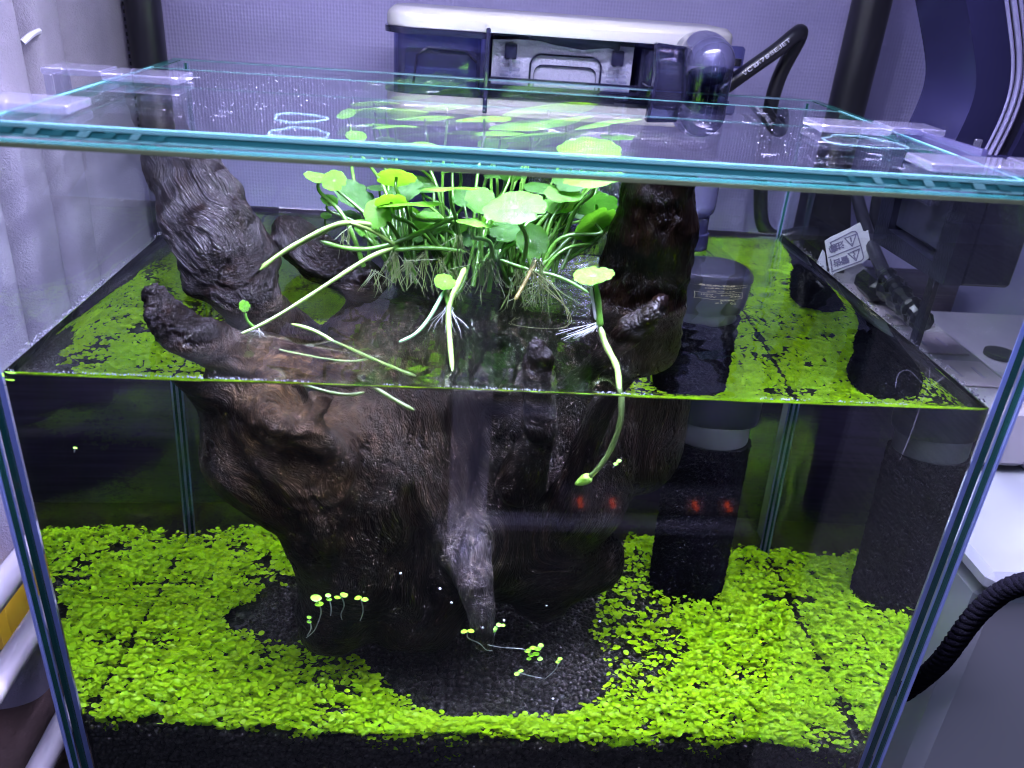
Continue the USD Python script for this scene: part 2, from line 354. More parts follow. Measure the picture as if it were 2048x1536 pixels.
part(lid, 'back_edge', bx(lx0, lx1, ly1 + .0001, ly1 + .0005, LZ1 - .0005, LZ1), EDGE_PALE)
# zigzag reflections at both ends of the front edge, laid on as tinted chips
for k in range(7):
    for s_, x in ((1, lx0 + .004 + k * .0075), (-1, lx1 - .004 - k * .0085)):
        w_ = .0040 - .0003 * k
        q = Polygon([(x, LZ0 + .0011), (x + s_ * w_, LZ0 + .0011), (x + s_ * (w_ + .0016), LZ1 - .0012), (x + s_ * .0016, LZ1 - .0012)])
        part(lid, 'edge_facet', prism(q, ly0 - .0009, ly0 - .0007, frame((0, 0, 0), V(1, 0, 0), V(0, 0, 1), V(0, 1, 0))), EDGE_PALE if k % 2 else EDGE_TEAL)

def clip(name_label, x_in, x_out, y0, y1):
    t_ = thing('lid_clip', name_label, 'clip', 'clear clips holding up the glass lid')
    s_ = 1 if x_out > x_in else -1
    xs = lambda a, b: sorted((x_in + s_ * a, x_in + s_ * b))
    L = abs(x_out - x_in)
    part(t_, 'top_plate', bx(*xs(0, L * .56), y0, y1, LZ1 + .0006, LZ1 + .0034, .0005), ACRYL)
    part(t_, 'grip_plate', bx(*xs(L * .57, L), y0 + .001, y1 - .001, LZ1 + .0016, LZ1 + .0040, .0004), ACRYL)
    part(t_, 'under_lip', bx(*xs(.001, L * .30), y0 + .001, y1 - .001, LZ0 - .0024, LZ0 - .0006, .0004), ACRYL)
    xo = s_ * (W + T + .002)
    for yk in (y0 + .0015, (y0 + y1) / 2 - .0006, y1 - .0030):
        part(t_, 'hook_rib', bx(*sorted((xo, xo + s_ * .0030)), yk, yk + .0014, H - .010, LZ1 + .0014, .0003), ACRYL)
    return t_
clip('clear lid clip at the front left corner, cut off by the photo edge', -.1435, -.192, .010, .0285)
clip('clear lid clip at the rear left corner, above the dark branch', -.1340, -.186, .087, .107)
clip('clear lid clip at the rear right corner, beside the smoky plate', .1175, .1690, .0700, .0900)
clip('clear lid clip at the front right corner, in front of the black lamp clamp', .1265, .188, .0010, .0190)

# dust, drips and scratches lying on the lid: real specks, joined
spk = []; ico = trimesh.creation.icosphere(0, 1.0); r2 = np.random.default_rng(5)
for k in range(520):
    x = r2.uniform(lx0 + .01, lx1 - .008); y = r2.uniform(ly0 + .004, ly1 - .006)
    if noise(V(x * 40, y * 60, 1), 4) < .42: continue
    s = r2.uniform(.00007, .00018); q = ico.vertices * [s * r2.choice([1, 1, 1.8]), s, s * .5] + [x, y, LZ1 + s * .4]; spk.append((q, ico.faces))
for k in range(20):
    x = r2.uniform(lx0 + .01, lx1 - .03); y = r2.uniform(ly0 + .01, ly1 - .01); L_ = r2.uniform(.002, .007)
    a = spline([(x, y, LZ1 + .00015), (x + L_ * .5, y + r2.normal(0, .0006), LZ1 + .00015), (x + L_, y + r2.normal(0, .0008), LZ1 + .00015)], 5)
    spk.append(tube(a, r2.uniform(.00003, .00006), 3))
part(lid, 'dust_speck', spk, plain('pale_dust', (.16, .17, .22), .6), 'pale dust specks and fine scratches on the lid', kind='stuff')
DROP = mat('dried_drop', {'t': ('transparent_bsdf', dict(color=(.95, 1, 1))), 'd': ('diffuse_bsdf', dict(color=(.25, .45, .48))), 'm': ('mix_closure', dict(fac=.35))}, [('t.BSDF', 'm.closure1'), ('d.BSDF', 'm.closure2')], 'm.closure')
for x, y, r, sx in ((598, 235, .0085, 1.0), (600, 265, .0080, 1.1), (1725, 283, .0125, 1.2)):
    if r <= 0: continue
    c = at(x, y, Z=LZ1 + .0002); th = np.linspace(0, 2 * np.pi, 41)
    rr = r * (1 + .12 * np.sin(3 * th + x) + .05 * np.sin(7 * th))
    part(lid, 'dried_drop_ring', tube(np.stack([c[0] + rr * sx * np.cos(th), c[1] + rr * np.sin(th), th * 0 + c[2]], 1), .00005, 4, caps=False), DROP)

# ------------------------------------------------------------------ driftwood: one blended body from tapering limbs
A_, U_ = at, wat
def J(fn, x, y, r, **k):
    p = fn(x, y, **k); q = fn(x + r, y, **k)
    return p, float(np.linalg.norm(q - p))
LIMBS = [   # chains of joints: (how the joint is seen, x, y, radius) and its depth
    # left branch leaning back out of the water
    [J(A_, 292, 188, 28, Y=.136), J(A_, 318, 240, 46, Y=.128), J(A_, 352, 320, 60, Y=.118), J(A_, 415, 420, 76, Y=.106), J(A_, 462, 520, 84, Y=.094), J(A_, 490, 590, 70, Y=.086), J(U_, 600, 720, 90, Y=.088)],
    [J(A_, 337, 440, 15, Y=.100), J(A_, 362, 490, 26, Y=.094), J(A_, 395, 560, 34, Y=.088)],
    # lump behind
    [J(A_, 580, 470, 36, Y=.125), J(A_, 640, 520, 55, Y=.118), J(A_, 720, 570, 50, Y=.112), J(U_, 800, 650, 80, Y=.11)],
    [J(A_, 760, 600, 26, Y=.085), J(A_, 860, 610, 26, Y=.085), J(A_, 960, 605, 22, Y=.087)],
    # left horn
    [J(A_, 312, 588, 17, Y=.046), J(A_, 338, 635, 36, Y=.043), J(A_, 385, 690, 50, Y=.038), J(U_, 490, 800, 96, Y=.046), J(U_, 528, 905, 122, Y=.050), J(U_, 650, 1010, 112, Y=.056), J(U_, 710, 1120, 115, Y=.066)],
    [J(U_, 620, 770, 85, Y=.060), J(U_, 700, 900, 110, Y=.062), J(U_, 800, 1000, 120, Y=.070)],
    # trunk
    [J(U_, 790, 830, 160, Y=.092), J(U_, 820, 960, 170, Y=.090), J(U_, 850, 1100, 170, Y=.092)],
    [J(U_, 720, 1130, 110, Y=.070), J(U_, 680, 1225, 85, Y=.064), J(U_, 660, 1262, 60, Y=.060)],
    [J(U_, 850, 1100, 120, Y=.080), J(U_, 830, 1230, 95, Y=.074)],
    [J(U_, 960, 1050, 130, Y=.092), J(U_, 1080, 1120, 110, Y=.100), J(U_, 1165, 1115, 82, Y=.108)],
    [J(U_, 1080, 1120, 100, Y=.100), J(U_, 1080, 1210, 52, Y=.100)],
    [J(U_, 930, 830, 120, Y=.108), J(U_, 1060, 850, 120, Y=.112), J(U_, 1180, 850, 110, Y=.112)],
    [J(U_, 960, 960, 120, Y=.098), J(U_, 1060, 960, 120, Y=.104)],
    # right limb
    [J(A_, 1330, 285, 54, Y=.084), J(A_, 1316, 380, 70, Y=.088), J(A_, 1302, 480, 84, Y=.096), J(A_, 1285, 570, 88, Y=.104), J(U_, 1255, 690, 100, Y=.110), J(U_, 1210, 850, 118, Y=.108), J(U_, 1130, 980, 130, Y=.102), J(U_, 1000, 1080, 130, Y=.096)],
    [J(A_, 1365, 290, 26, Y=.080), J(A_, 1352, 420, 30, Y=.086), J(A_, 1330, 540, 30, Y=.096)],
    # twig at the waterline
    [J(A_, 1326, 600, 9, Y=.052), J(A_, 1305, 628, 17, Y=.052), J(A_, 1255, 672, 24, Y=.054), J(U_, 1200, 720, 26, Y=.058), J(U_, 1130, 800, 40, Y=.075)],
    # small stump by the front pane
    [J(A_, 1068, 684, 13, Y=.020), J(A_, 1078, 720, 26, Y=.020), J(U_, 1085, 790, 30, Y=.022), J(U_, 1082, 860, 28, Y=.052), J(U_, 1040, 960, 60, Y=.066)],
    # tusk hanging down in front
    [J(U_, 912, 1060, 64, Y=.064), J(U_, 932, 1110, 54, Y=.050), J(U_, 950, 1165, 42, Y=.041), J(U_, 961, 1225, 28, Y=.037), J(U_, 967, 1285, 13, Y=.036)],
    # rim of the knot and swirl
    [J(U_, 560, 850, 30, Y=.032), J(U_, 640, 880, 30, Y=.035), J(U_, 690, 930, 28, Y=.038), J(U_, 660, 990, 26, Y=.042)],
    [J(U_, 545, 830, 24, Y=.030), J(U_, 600, 840, 22, Y=.034), J(U_, 640, 800, 20, Y=.040)],
]
HOLES = [(U_(612, 940, Y=.026), .0085), (U_(590, 800, Y=.032), .008), (U_(860, 905, Y=.036), .006)]
SP = .0021
lo, hi = V(-.172, .004, .030), V(.125, .185, .296)
ax = [np.arange(lo[k], hi[k], SP) for k in range(3)]
GRD = np.stack(np.meshgrid(*ax, indexing='ij'), -1).astype(np.float32)
def cone(P, a, ra, b, rb):
    ba = (b - a).astype(np.float32); t = np.clip(((P - a.astype(np.float32)) @ ba) / float(ba @ ba), 0, 1)
    return np.linalg.norm(P - a.astype(np.float32) - t[..., None] * ba, axis=-1) - (ra + (rb - ra) * t), t
sd = np.full(GRD.shape[:3], .06, np.float32); KS = .0075
bones = []
for ch in LIMBS:
    one = np.full(sd.shape, .06, np.float32)
    for (a, ra), (b, rb) in zip(ch[:-1], ch[1:]):
        bones.append((a, ra, b, rb))
        R = max(ra, rb) + .03
        s0 = [max(0, int((min(a[k], b[k]) - R - lo[k]) / SP)) for k in range(3)]; s1 = [max(0, int((max(a[k], b[k]) + R - lo[k]) / SP) + 1) for k in range(3)]
        sl = tuple(slice(u, w_) for u, w_ in zip(s0, s1))
        if 0 in one[sl].shape: continue
        one[sl] = np.minimum(one[sl], cone(GRD[sl], a, ra, b, rb)[0])
    h = np.maximum(KS - abs(sd - one), 0) / KS
    sd = np.minimum(sd, one) - h * h * KS * .25
sd += (.0060 * (fbm(GRD * 26, 3, 2) - .5)).astype(np.float32)                        # bulges
for c, r in HOLES:
    q = -(np.linalg.norm(GRD - c.astype(np.float32), axis=-1) - r); h = np.maximum(.004 - abs(sd - q), 0) / .004
    sd = np.maximum(sd, q) + h * h * .001
# long grooves worn into the front of the wood, between the limbs
def skin(x, y):
    p, d = wray(x, y)
    for t in np.arange(0, .2, .0012):
        q = p + d * t; k = tuple(np.round((q - lo) / SP).astype(int))
        if all(0 <= k[j] < sd.shape[j] for j in range(3)) and sd[k] < 0: return q
    return None
for line, r in (([(738, 850), (744, 930), (728, 1010), (700, 1090), (690, 1160)], .0050), ([(990, 840), (982, 930), (962, 1010)], .0055), ([(430, 850), (500, 960), (585, 1060), (640, 1150)], .0032), ([(820, 1000), (850, 1100), (860, 1210)], .0035)):
    pts_ = [q for q in (skin(*a_) for a_ in line) if q is not None]; one = np.full(sd.shape, .06, np.float32)
    for a, b in zip(pts_[:-1], pts_[1:]):
        if np.linalg.norm(a - b) < .06: one = np.minimum(one, cone(GRD, a, r, b, r)[0])
    h = np.maximum(.007 - abs(sd + one), 0) / .007; sd = np.maximum(sd, -one) + h * h * .00175
flat = (.0585 + .004 * (fbm(GRD[..., :2] * 40 @ np.array([[1, 0, 0], [0, 1, 0]], np.float32), 2, 6) - .5)) - GRD[..., 2]           # sawn underside in front
keep = (GRD[..., 1] > .105)
cutk = np.where(keep, -1, flat).astype(np.float32)
tuskless = np.ones_like(sd, bool); tuskless[(abs(GRD[..., 0] - U_(963, 1240, Y=.036)[0]) < .015) & (GRD[..., 1] < .048)] = False
sd = np.where(tuskless, np.maximum(sd, cutk), sd)
sd = np.maximum(sd, GRD[..., 2] - .2935)
def surface_nets(s, lo, sp):
    sg = s < 0; n = np.array(s.shape)
    c = sum(sg[i:n[0] - 1 + i, j:n[1] - 1 + j, k:n[2] - 1 + k].astype(np.int8) for i in (0, 1) for j in (0, 1) for k in (0, 1))
    idx = np.argwhere((c > 0) & (c < 8)); ident = -np.ones(n - 1, np.int64); ident[tuple(idx.T)] = np.arange(len(idx))
    acc = np.zeros((len(idx), 3)); cnt = np.zeros(len(idx))
    cor = [(i, j, k) for i in (0, 1) for j in (0, 1) for k in (0, 1)]
    for a in cor:
        for b in cor:
            if sum(abs(np.subtract(a, b))) == 1 and a < b:
                va = s[tuple((idx + a).T)]; vb = s[tuple((idx + b).T)]; m_ = (va < 0) != (vb < 0)
                t = va / np.where(m_, va - vb, 1); p = np.array(a) + t[:, None] * (np.array(b) - a)
                acc[m_] += p[m_]; cnt[m_] += 1
    v = lo + sp * (idx + acc / np.maximum(cnt, 1)[:, None]); fs = []
    for d in range(3):
        u, w_ = (d + 1) % 3, (d + 2) % 3
        s0 = [slice(None)] * 3; s1 = [slice(None)] * 3; s0[d] = slice(0, -1); s1[d] = slice(1, None)
        ch = sg[tuple(s0)] != sg[tuple(s1)]; e_ = np.argwhere(ch)
        e_ = e_[(e_[:, u] > 0) & (e_[:, w_] > 0) & (e_[:, u] < n[u] - 1) & (e_[:, w_] < n[w_] - 1)]
        o = lambda du, dw: ident[tuple((e_ - np.eye(3, dtype=int)[u] * du - np.eye(3, dtype=int)[w_] * dw).T)]
        q = np.stack([o(0, 0), o(1, 0), o(1, 1), o(0, 1)], 1); fl = ~sg[tuple(e_.T)]
        q[fl] = q[fl][:, ::-1]; fs.append(q[(q >= 0).all(1)])
    q = np.vstack(fs); return v, np.vstack([q[:, [0, 1, 2]], q[:, [0, 2, 3]]])
sd = np.pad(sd, 1, constant_values=.01)
wv, wf = surface_nets(sd, lo - SP, SP)
wt = trimesh.Trimesh(wv, wf, process=False)
if wt.volume < 0: wt.invert()
comp = trimesh.graph.connected_component_labels(wt.face_adjacency, node_count=len(wt.faces))
big = np.argmax(np.bincount(comp)); wt.update_faces(comp == big); wt.remove_unreferenced_vertices()
trimesh.smoothing.filter_taubin(wt, iterations=6)
wv, wf = trimesh.remesh.subdivide(wt.vertices, wt.faces)
P = np.array(wv); N = np.array(trimesh.Trimesh(wv, wf, process=False).vertex_normals)
# grain runs along the limbs: blend the limbs' directions near each point
aw = np.zeros((len(P), 3)); cw = np.zeros((len(P), 3)); ww = np.zeros(len(P)) + 1e-9
for a, ra, b, rb in bones:
    d_, t = cone(P, a, ra, b, rb); w_ = np.exp(-np.maximum(d_, 0) / .006) / (.2 + 0 * t); dr = (b - a) / np.linalg.norm(b - a)
    if dr[2] > 0: dr = -dr
    aw += w_[:, None] * dr; cw += w_[:, None] * (a + b) / 2; ww += w_
aw /= np.linalg.norm(aw, axis=1, keepdims=True); cw /= ww[:, None]
rel = P - V(0, .09, .15)
along = (rel * aw).sum(1); G3 = rel - aw * along[:, None]
warp = (fbm(P * 45, 3, 21) - .5)
GR = G3 + aw * (along * .10)[:, None] + (warp * .006)[:, None]
ridg = 1 - abs(2 * fbm(GR * 230, 3, 31) - 1)            # sharp ridges
crack = np.clip(1 - abs(fbm(GR * np.array([85, 85, 85]), 3, 41) - .5) / .016, 0, 1) * np.clip((fbm(P * 40, 2, 51) - .45) * 6, 0, 1)
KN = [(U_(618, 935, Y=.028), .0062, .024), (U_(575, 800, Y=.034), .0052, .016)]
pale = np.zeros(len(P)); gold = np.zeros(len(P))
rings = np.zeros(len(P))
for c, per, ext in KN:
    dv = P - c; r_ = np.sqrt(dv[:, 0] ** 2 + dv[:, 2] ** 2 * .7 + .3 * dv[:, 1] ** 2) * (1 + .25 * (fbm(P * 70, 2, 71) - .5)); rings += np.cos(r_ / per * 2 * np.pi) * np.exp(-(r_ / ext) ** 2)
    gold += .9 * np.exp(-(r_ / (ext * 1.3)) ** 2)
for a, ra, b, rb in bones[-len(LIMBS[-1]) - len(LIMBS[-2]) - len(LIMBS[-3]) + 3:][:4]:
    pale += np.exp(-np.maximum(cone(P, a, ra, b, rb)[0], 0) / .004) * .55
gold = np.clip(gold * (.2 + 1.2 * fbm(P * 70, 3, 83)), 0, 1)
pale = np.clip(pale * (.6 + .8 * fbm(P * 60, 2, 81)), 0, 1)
dry = np.clip((P[:, 2] - HW + .004) / .01, 0, 1)
P2 = P + N * (.0008 * rings)[:, None] + N * (((.0010 + .0016 * dry) * (ridg - .6) + (.0010 + .0020 * dry) * (fbm(GR * 95, 2, 91) - .5) + .0085 * dry * (fbm(P * 48, 3, 63) - .5) + .0012 * (fbm(P * 90, 2, 61) - .5) - .0018 * crack)[:, None])
wet = np.clip((P[:, 2] - HW + .001) / .004, 0, 1)
WOOD = mat('driftwood', {
    'gr': ('attribute', dict(attribute='grain')), 'cr': ('attribute', dict(attribute='crack')), 'we': ('attribute', dict(attribute='wet')), 'g': ('geometry', {}),
    'n1': ('noise_texture', dict(scale=230.0, detail=7.0, roughness=.66)), 'n2': ('noise_texture', dict(scale=28.0, detail=5.0, roughness=.6)), 'n3': ('noise_texture', dict(scale=1500.0, detail=3.0)),
    'r1': ('rgb_ramp', {'ramp': [(.30, (.0050, .0036, .0032)), (.52, (.013, .0085, .0062)), (.80, (.050, .033, .020))]}),
    'r2': ('rgb_ramp', {'ramp': [(.32, (.40, .36, .36)), (.68, (1.15, 1.1, 1.0))]}),
    'mu': ('mix_color', dict(blend_type='multiply', fac=1.0, use_clamp=False)),
    'dk': ('mix_color', dict(blend_type='mix', b=(.006, .004, .004), use_clamp=True)),
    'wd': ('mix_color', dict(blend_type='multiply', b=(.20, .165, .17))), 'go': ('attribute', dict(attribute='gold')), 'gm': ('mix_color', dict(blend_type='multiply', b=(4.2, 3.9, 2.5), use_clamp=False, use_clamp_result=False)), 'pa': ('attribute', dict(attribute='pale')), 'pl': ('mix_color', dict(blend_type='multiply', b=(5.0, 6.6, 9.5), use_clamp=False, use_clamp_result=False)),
    'ad': ('math', dict(math_type='add')), 'b': ('bump', dict(distance=.0016, strength=1.0)),
    'ro': ('map_range', dict(from_min=0.0, from_max=1.0, to_min=.50, to_max=.20)), 'p': ('principled_bsdf', dict(specular_ior_level=.17))},
    [('gr.vector', 'n1.vector'), ('g.position', 'n2.vector'), ('gr.vector', 'n3.vector'), ('n1.fac', 'r1.fac'), ('n2.fac', 'r2.fac'), ('r1.color', 'mu.a'), ('r2.color', 'mu.b'),
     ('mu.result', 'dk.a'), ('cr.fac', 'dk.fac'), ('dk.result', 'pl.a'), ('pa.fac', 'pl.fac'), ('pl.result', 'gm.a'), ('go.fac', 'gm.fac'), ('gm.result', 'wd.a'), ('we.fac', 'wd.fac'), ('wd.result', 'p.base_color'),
     ('n1.fac', 'ad.value1'), ('n3.fac', 'ad.value2'), ('ad.value', 'b.height'), ('b.normal', 'p.normal'), ('we.fac', 'ro.value'), ('ro.result', 'p.roughness')], 'p.BSDF')
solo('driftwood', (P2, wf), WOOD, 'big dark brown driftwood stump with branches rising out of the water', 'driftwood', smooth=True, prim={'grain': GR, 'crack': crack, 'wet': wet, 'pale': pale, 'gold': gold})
wood_tree = None
print('wood tris', len(wf))

# ------------------------------------------------------------------ soil
def soil(x, y):
    x = np.asarray(x, float); y = np.asarray(y, float)
    u = x / W; v = y / D
    z = .0385 + .006 * np.clip(-u, 0, 1) * (1 - v) ** 2 - .005 * np.clip(u, 0, 1) * (1 - v) - .004 * v + .010 * np.clip(-u - .45, 0, 1) * np.clip(1 - y / .08, 0, 1)
    z = z + .003 * (fbm(np.stack([x * 30, y * 30, 0 * x], -1), 3, 77) - .5)
    pit = np.exp(-(((x + .008) / .060) ** 2 + ((y - .045) / .028) ** 2) ** 2)
    z = z + .008 * np.exp(-((x - .085) / .035) ** 2 - ((y - .205) / .03) ** 2) + .005 * np.exp(-((x + .12) / .05) ** 2 - ((y - .21) / .025) ** 2)
    return z - .009 * pit
SOILM = plain('dark_soil', (.006, .005, .005), .8, bump=(400, .0012))
sx_ = np.linspace(-W + .0008, W - .0008, 120); sy_ = np.linspace(.0058, D - .0008, 80)
SX, SY = np.meshgrid(sx_, sy_, indexing='ij'); SZ = soil(SX, SY) - .0012
st = grid(np.stack([SX, SY, SZ], -1))
rg = np.vstack([np.stack([SX, SY, SZ], -1)[:, 0], np.stack([SX, SY, SZ], -1)[-1, 1:], np.stack([SX, SY, SZ], -1)[::-1, -1][1:], np.stack([SX, SY, SZ], -1)[0, ::-1][1:-1]])
lw = rg.copy(); lw[:, 2] = .0002; n_ = len(rg); i_ = np.arange(n_)
solo('soil_bed', [st, (np.vstack([rg, lw]), np.vstack([np.stack([i_, i_ + n_, (i_ + 1) % n_ + n_], 1), np.stack([i_, (i_ + 1) % n_ + n_, (i_ + 1) % n_], 1)]))], SOILM, kind='structure', smooth=40)
# beads of soil: against the front pane and over the surface
r3 = np.random.default_rng(9); bead = trimesh.creation.icosphere(1, 1.0); bv, bf = bead.vertices, bead.faces; pts = []
for layer in range(1):
    for i, z in enumerate(np.arange(.012, .070, .0025)):
        for x in np.arange(-W + .0022, W - .002, .0029):
            xx = x + r3.normal(0, .0005) + (i % 2) * .0013; z2 = z + r3.normal(0, .0005); yy_ = .0021 + layer * .0022 + r3.uniform(0, .0008)
            if abs(xx) < W - .0022 and z2 < soil(xx, yy_) + .0006: pts.append((xx, yy_, z2, r3.uniform(.0013, .0018)))
for x in np.arange(-.12, .13, .0024):
    for y in np.arange(.006, .21, .0024):
        if r3.uniform() < .9: xx, yy_ = x + r3.normal(0, .0006), y + r3.normal(0, .0006); pts.append((xx, yy_, soil(xx, yy_) + r3.uniform(-.0004, .0008), r3.uniform(.0011, .0017)))
for k in range(2500):
    x = r3.uniform(-W + .003, W - .003); y = r3.uniform(.004, D - .003)
    pts.append((x, y, soil(x, y) + r3.uniform(-.0010, .0004), r3.uniform(.0010, .0016)))
bs = []
for x, y, z, r in pts:
    q = bv * (r * r3.uniform(.82, 1.15, 3)) * (1 + .10 * r3.normal(size=(len(bv), 1))); bs.append(q + [x, max(y, .0007 + r * 1.05), z])
nb = len(bs); bvv = np.vstack(bs); bff = (bf[None] + (np.arange(nb) * len(bv))[:, None, None]).reshape(-1, 3)
BEAD = mat('soil_bead', {'g': ('geometry', {}), 'r': ('rgb_ramp', {'ramp': [(0, (.020, .016, .014)), (.6, (.050, .040, .035)), (1, (.115, .090, .078))]}), 'n': ('noise_texture', dict(scale=1500.0, detail=3.0)), 'b': ('bump', dict(distance=.0003)), 'p': ('principled_bsdf', dict(roughness=.75))},
           [('g.random_per_island', 'r.fac'), ('r.color', 'p.base_color'), ('g.position', 'n.vector'), ('n.fac', 'b.height'), ('b.normal', 'p.normal')], 'p.BSDF')
solo('soil_granules', (bvv, bff), BEAD, 'dark brown round soil granules packed against the front pane and between the carpet plants', 'soil', kind='stuff', smooth=True)

# ------------------------------------------------------------------ carpet of small round leaves
def ground_poly(px, z=.043): return Polygon([tuple(wat(x, y, Z=z)[:2]) for x, y in px])
BARE = [ground_poly([(640, 1300), (760, 1360), (830, 1415), (900, 1432), (1060, 1432), (1190, 1415), (1215, 1350), (1190, 1260), (1200, 1180), (1270, 1110), (1200, 1040), (700, 1100), (590, 1130), (560, 1240)], .038),
        ground_poly([(430, 1230), (500, 1180), (600, 1160), (600, 1290), (520, 1275), (450, 1262)])]
THIN = [ground_poly([(1190, 1150), (1290, 1105), (1390, 1160), (1380, 1290), (1300, 1390), (1200, 1390)]), ground_poly([(580, 1270), (700, 1310), (720, 1390), (600, 1370)]),
        ground_poly([(1600, 1430), (1720, 1440), (1720, 1520), (1640, 1510)])]
import shapely
def dens(x, y):
    q3 = np.stack([x * 70, y * 70, 0 * x], -1); p = shapely.points(x + .016 * (fbm(q3, 3, 91) - .5), y + .016 * (fbm(q3, 3, 92) - .5)); d = np.ones(len(x))
    for q in THIN: d[shapely.contains(q, p)] = .26
    for q in BARE: d[shapely.contains(q, p)] = 0
    d *= np.clip((fbm(np.stack([x * 55, y * 55, 0 * x], -1), 2, 13) - .16) * 4.5, .12, 1)
    return d
r4 = np.random.default_rng(21); M = 31000
X = r4.uniform(-W + .0012, W - .0012, M); Y = r4.uniform(.0022, D - .002, M)
edge_gap = .0008 + .0065 * np.clip(fbm(np.stack([Y * 70, np.sign(X) * 3, X * 0], -1), 3, 17) - .28, 0, 1); kk = abs(X) < W - edge_gap; X, Y = X[kk], Y[kk]; M = len(X)
k = r4.uniform(0, 1, M) < dens(X, Y); X, Y = X[k], Y[k]
# a few spill down the soil at the front pane
nsp = 300; xs_ = r4.uniform(-.168, .170, nsp); xs_ = xs_[(fbm(np.stack([xs_ * 60, xs_ * 0, xs_ * 0], -1), 2, 3) > .46)]
LV, LF, SV = [], [], []
th = np.linspace(0, 2 * np.pi, 10, endpoint=False)
def leaf_pts(c, nrm, r, spin, cup=.18):
    a = np.cross(nrm, [0.3, .9, .2]); a /= np.linalg.norm(a); b = np.cross(nrm, a)
    e1 = math.cos(spin) * a + math.sin(spin) * b; e2 = -math.sin(spin) * a + math.cos(spin) * b
    ring_ = c + r * (np.cos(th)[:, None] * e1 * 1.04 + np.sin(th)[:, None] * e2 * .94) + nrm * (cup * r * .5)
    mid_ = c + r * .5 * (np.cos(th[::2])[:, None] * e1 + np.sin(th[::2])[:, None] * e2)
    return np.vstack([ring_, mid_, c - nrm * cup * .2 * r])
lf = []
for j in range(10):
    m0 = 10 + j // 2 % 5; m1 = 10 + ((j + 1) // 2) % 5
    lf.append((j, (j + 1) % 10, m1))
    if m0 != m1: lf.append((j, m1, m0))
for j in range(5): lf.append((10 + j, 10 + (j + 1) % 5, 15))
lf = np.array(lf)
def sprig(x, y, z, big=1.0, lean=None):
    d = V(r4.normal(0, .28), r4.normal(0, .28) - .05, 1) if lean is None else lean + r4.normal(0, .12, 3); d /= np.linalg.norm(d)
    h = (r4.uniform(.0008, .0068) + .0060 * max(0, float(noise(V(x * 110, y * 110, 2), 6)) - .40)) * big; tip = V(x, y, z) + d * h; az = r4.uniform(0, np.pi * 2)
    side = V(math.cos(az), math.sin(az), 0); rr = r4.uniform(.00100, .00158) * big
    for s in (-1, 1):
        n = d + s * side * -.35 + r4.normal(0, .16, 3); n /= np.linalg.norm(n)
        c = tip + s * side * rr * .92 + V(0, 0, r4.normal(0, .0003))
        c[1] = max(c[1], .0012 + rr); c[0] = np.clip(c[0], -W + .0012 + rr, W - .0012 - rr)
        LV.append(leaf_pts(c, n, rr * r4.uniform(.85, 1.1), r4.uniform(0, 6)))
    SV.append((V(x, y, z), tip))
for x, y in zip(X, Y): sprig(x, y, soil(x, y) + .0004)
for x in xs_: sprig(x, .0034, float(soil(x, .003)) - r4.uniform(0, .012) * np.clip(noise(V(x * 50, 0, 0), 9), 0, 1) * 1.5, .85, V(0, -.5, .8))
nl = len(LV); lvv = np.vstack(LV); lff = (lf[None] + (np.arange(nl) * 16)[:, None, None]).reshape(-1, 3)
def leaf_mat(name, dark, mid, light, trans, rough=.32, tw=.35):
    return mat(name, {'g': ('geometry', {}), 'r': ('rgb_ramp', {'ramp': [(0, dark), (.5, mid), (1, light)]}), 'p': ('principled_bsdf', dict(roughness=rough, specular_ior_level=.12)),
                      't': ('translucent_bsdf', dict(color=trans)), 'm': ('mix_closure', dict(fac=tw))},
               [('g.random_per_island', 'r.fac'), ('r.color', 'p.base_color'), ('p.BSDF', 'm.closure1'), ('t.BSDF', 'm.closure2')], 'm.closure')
CARPET = leaf_mat('carpet_leaf', (.20, .38, .003), (.44, .72, .004), (.64, .92, .006), (.58, .88, .004))
solo('carpet_plants', (lvv, lff), CARPET, 'bright lime green carpet of tiny round leaves covering the soil', 'ground cover', kind='stuff', smooth=True)
print('carpet leaves', nl)

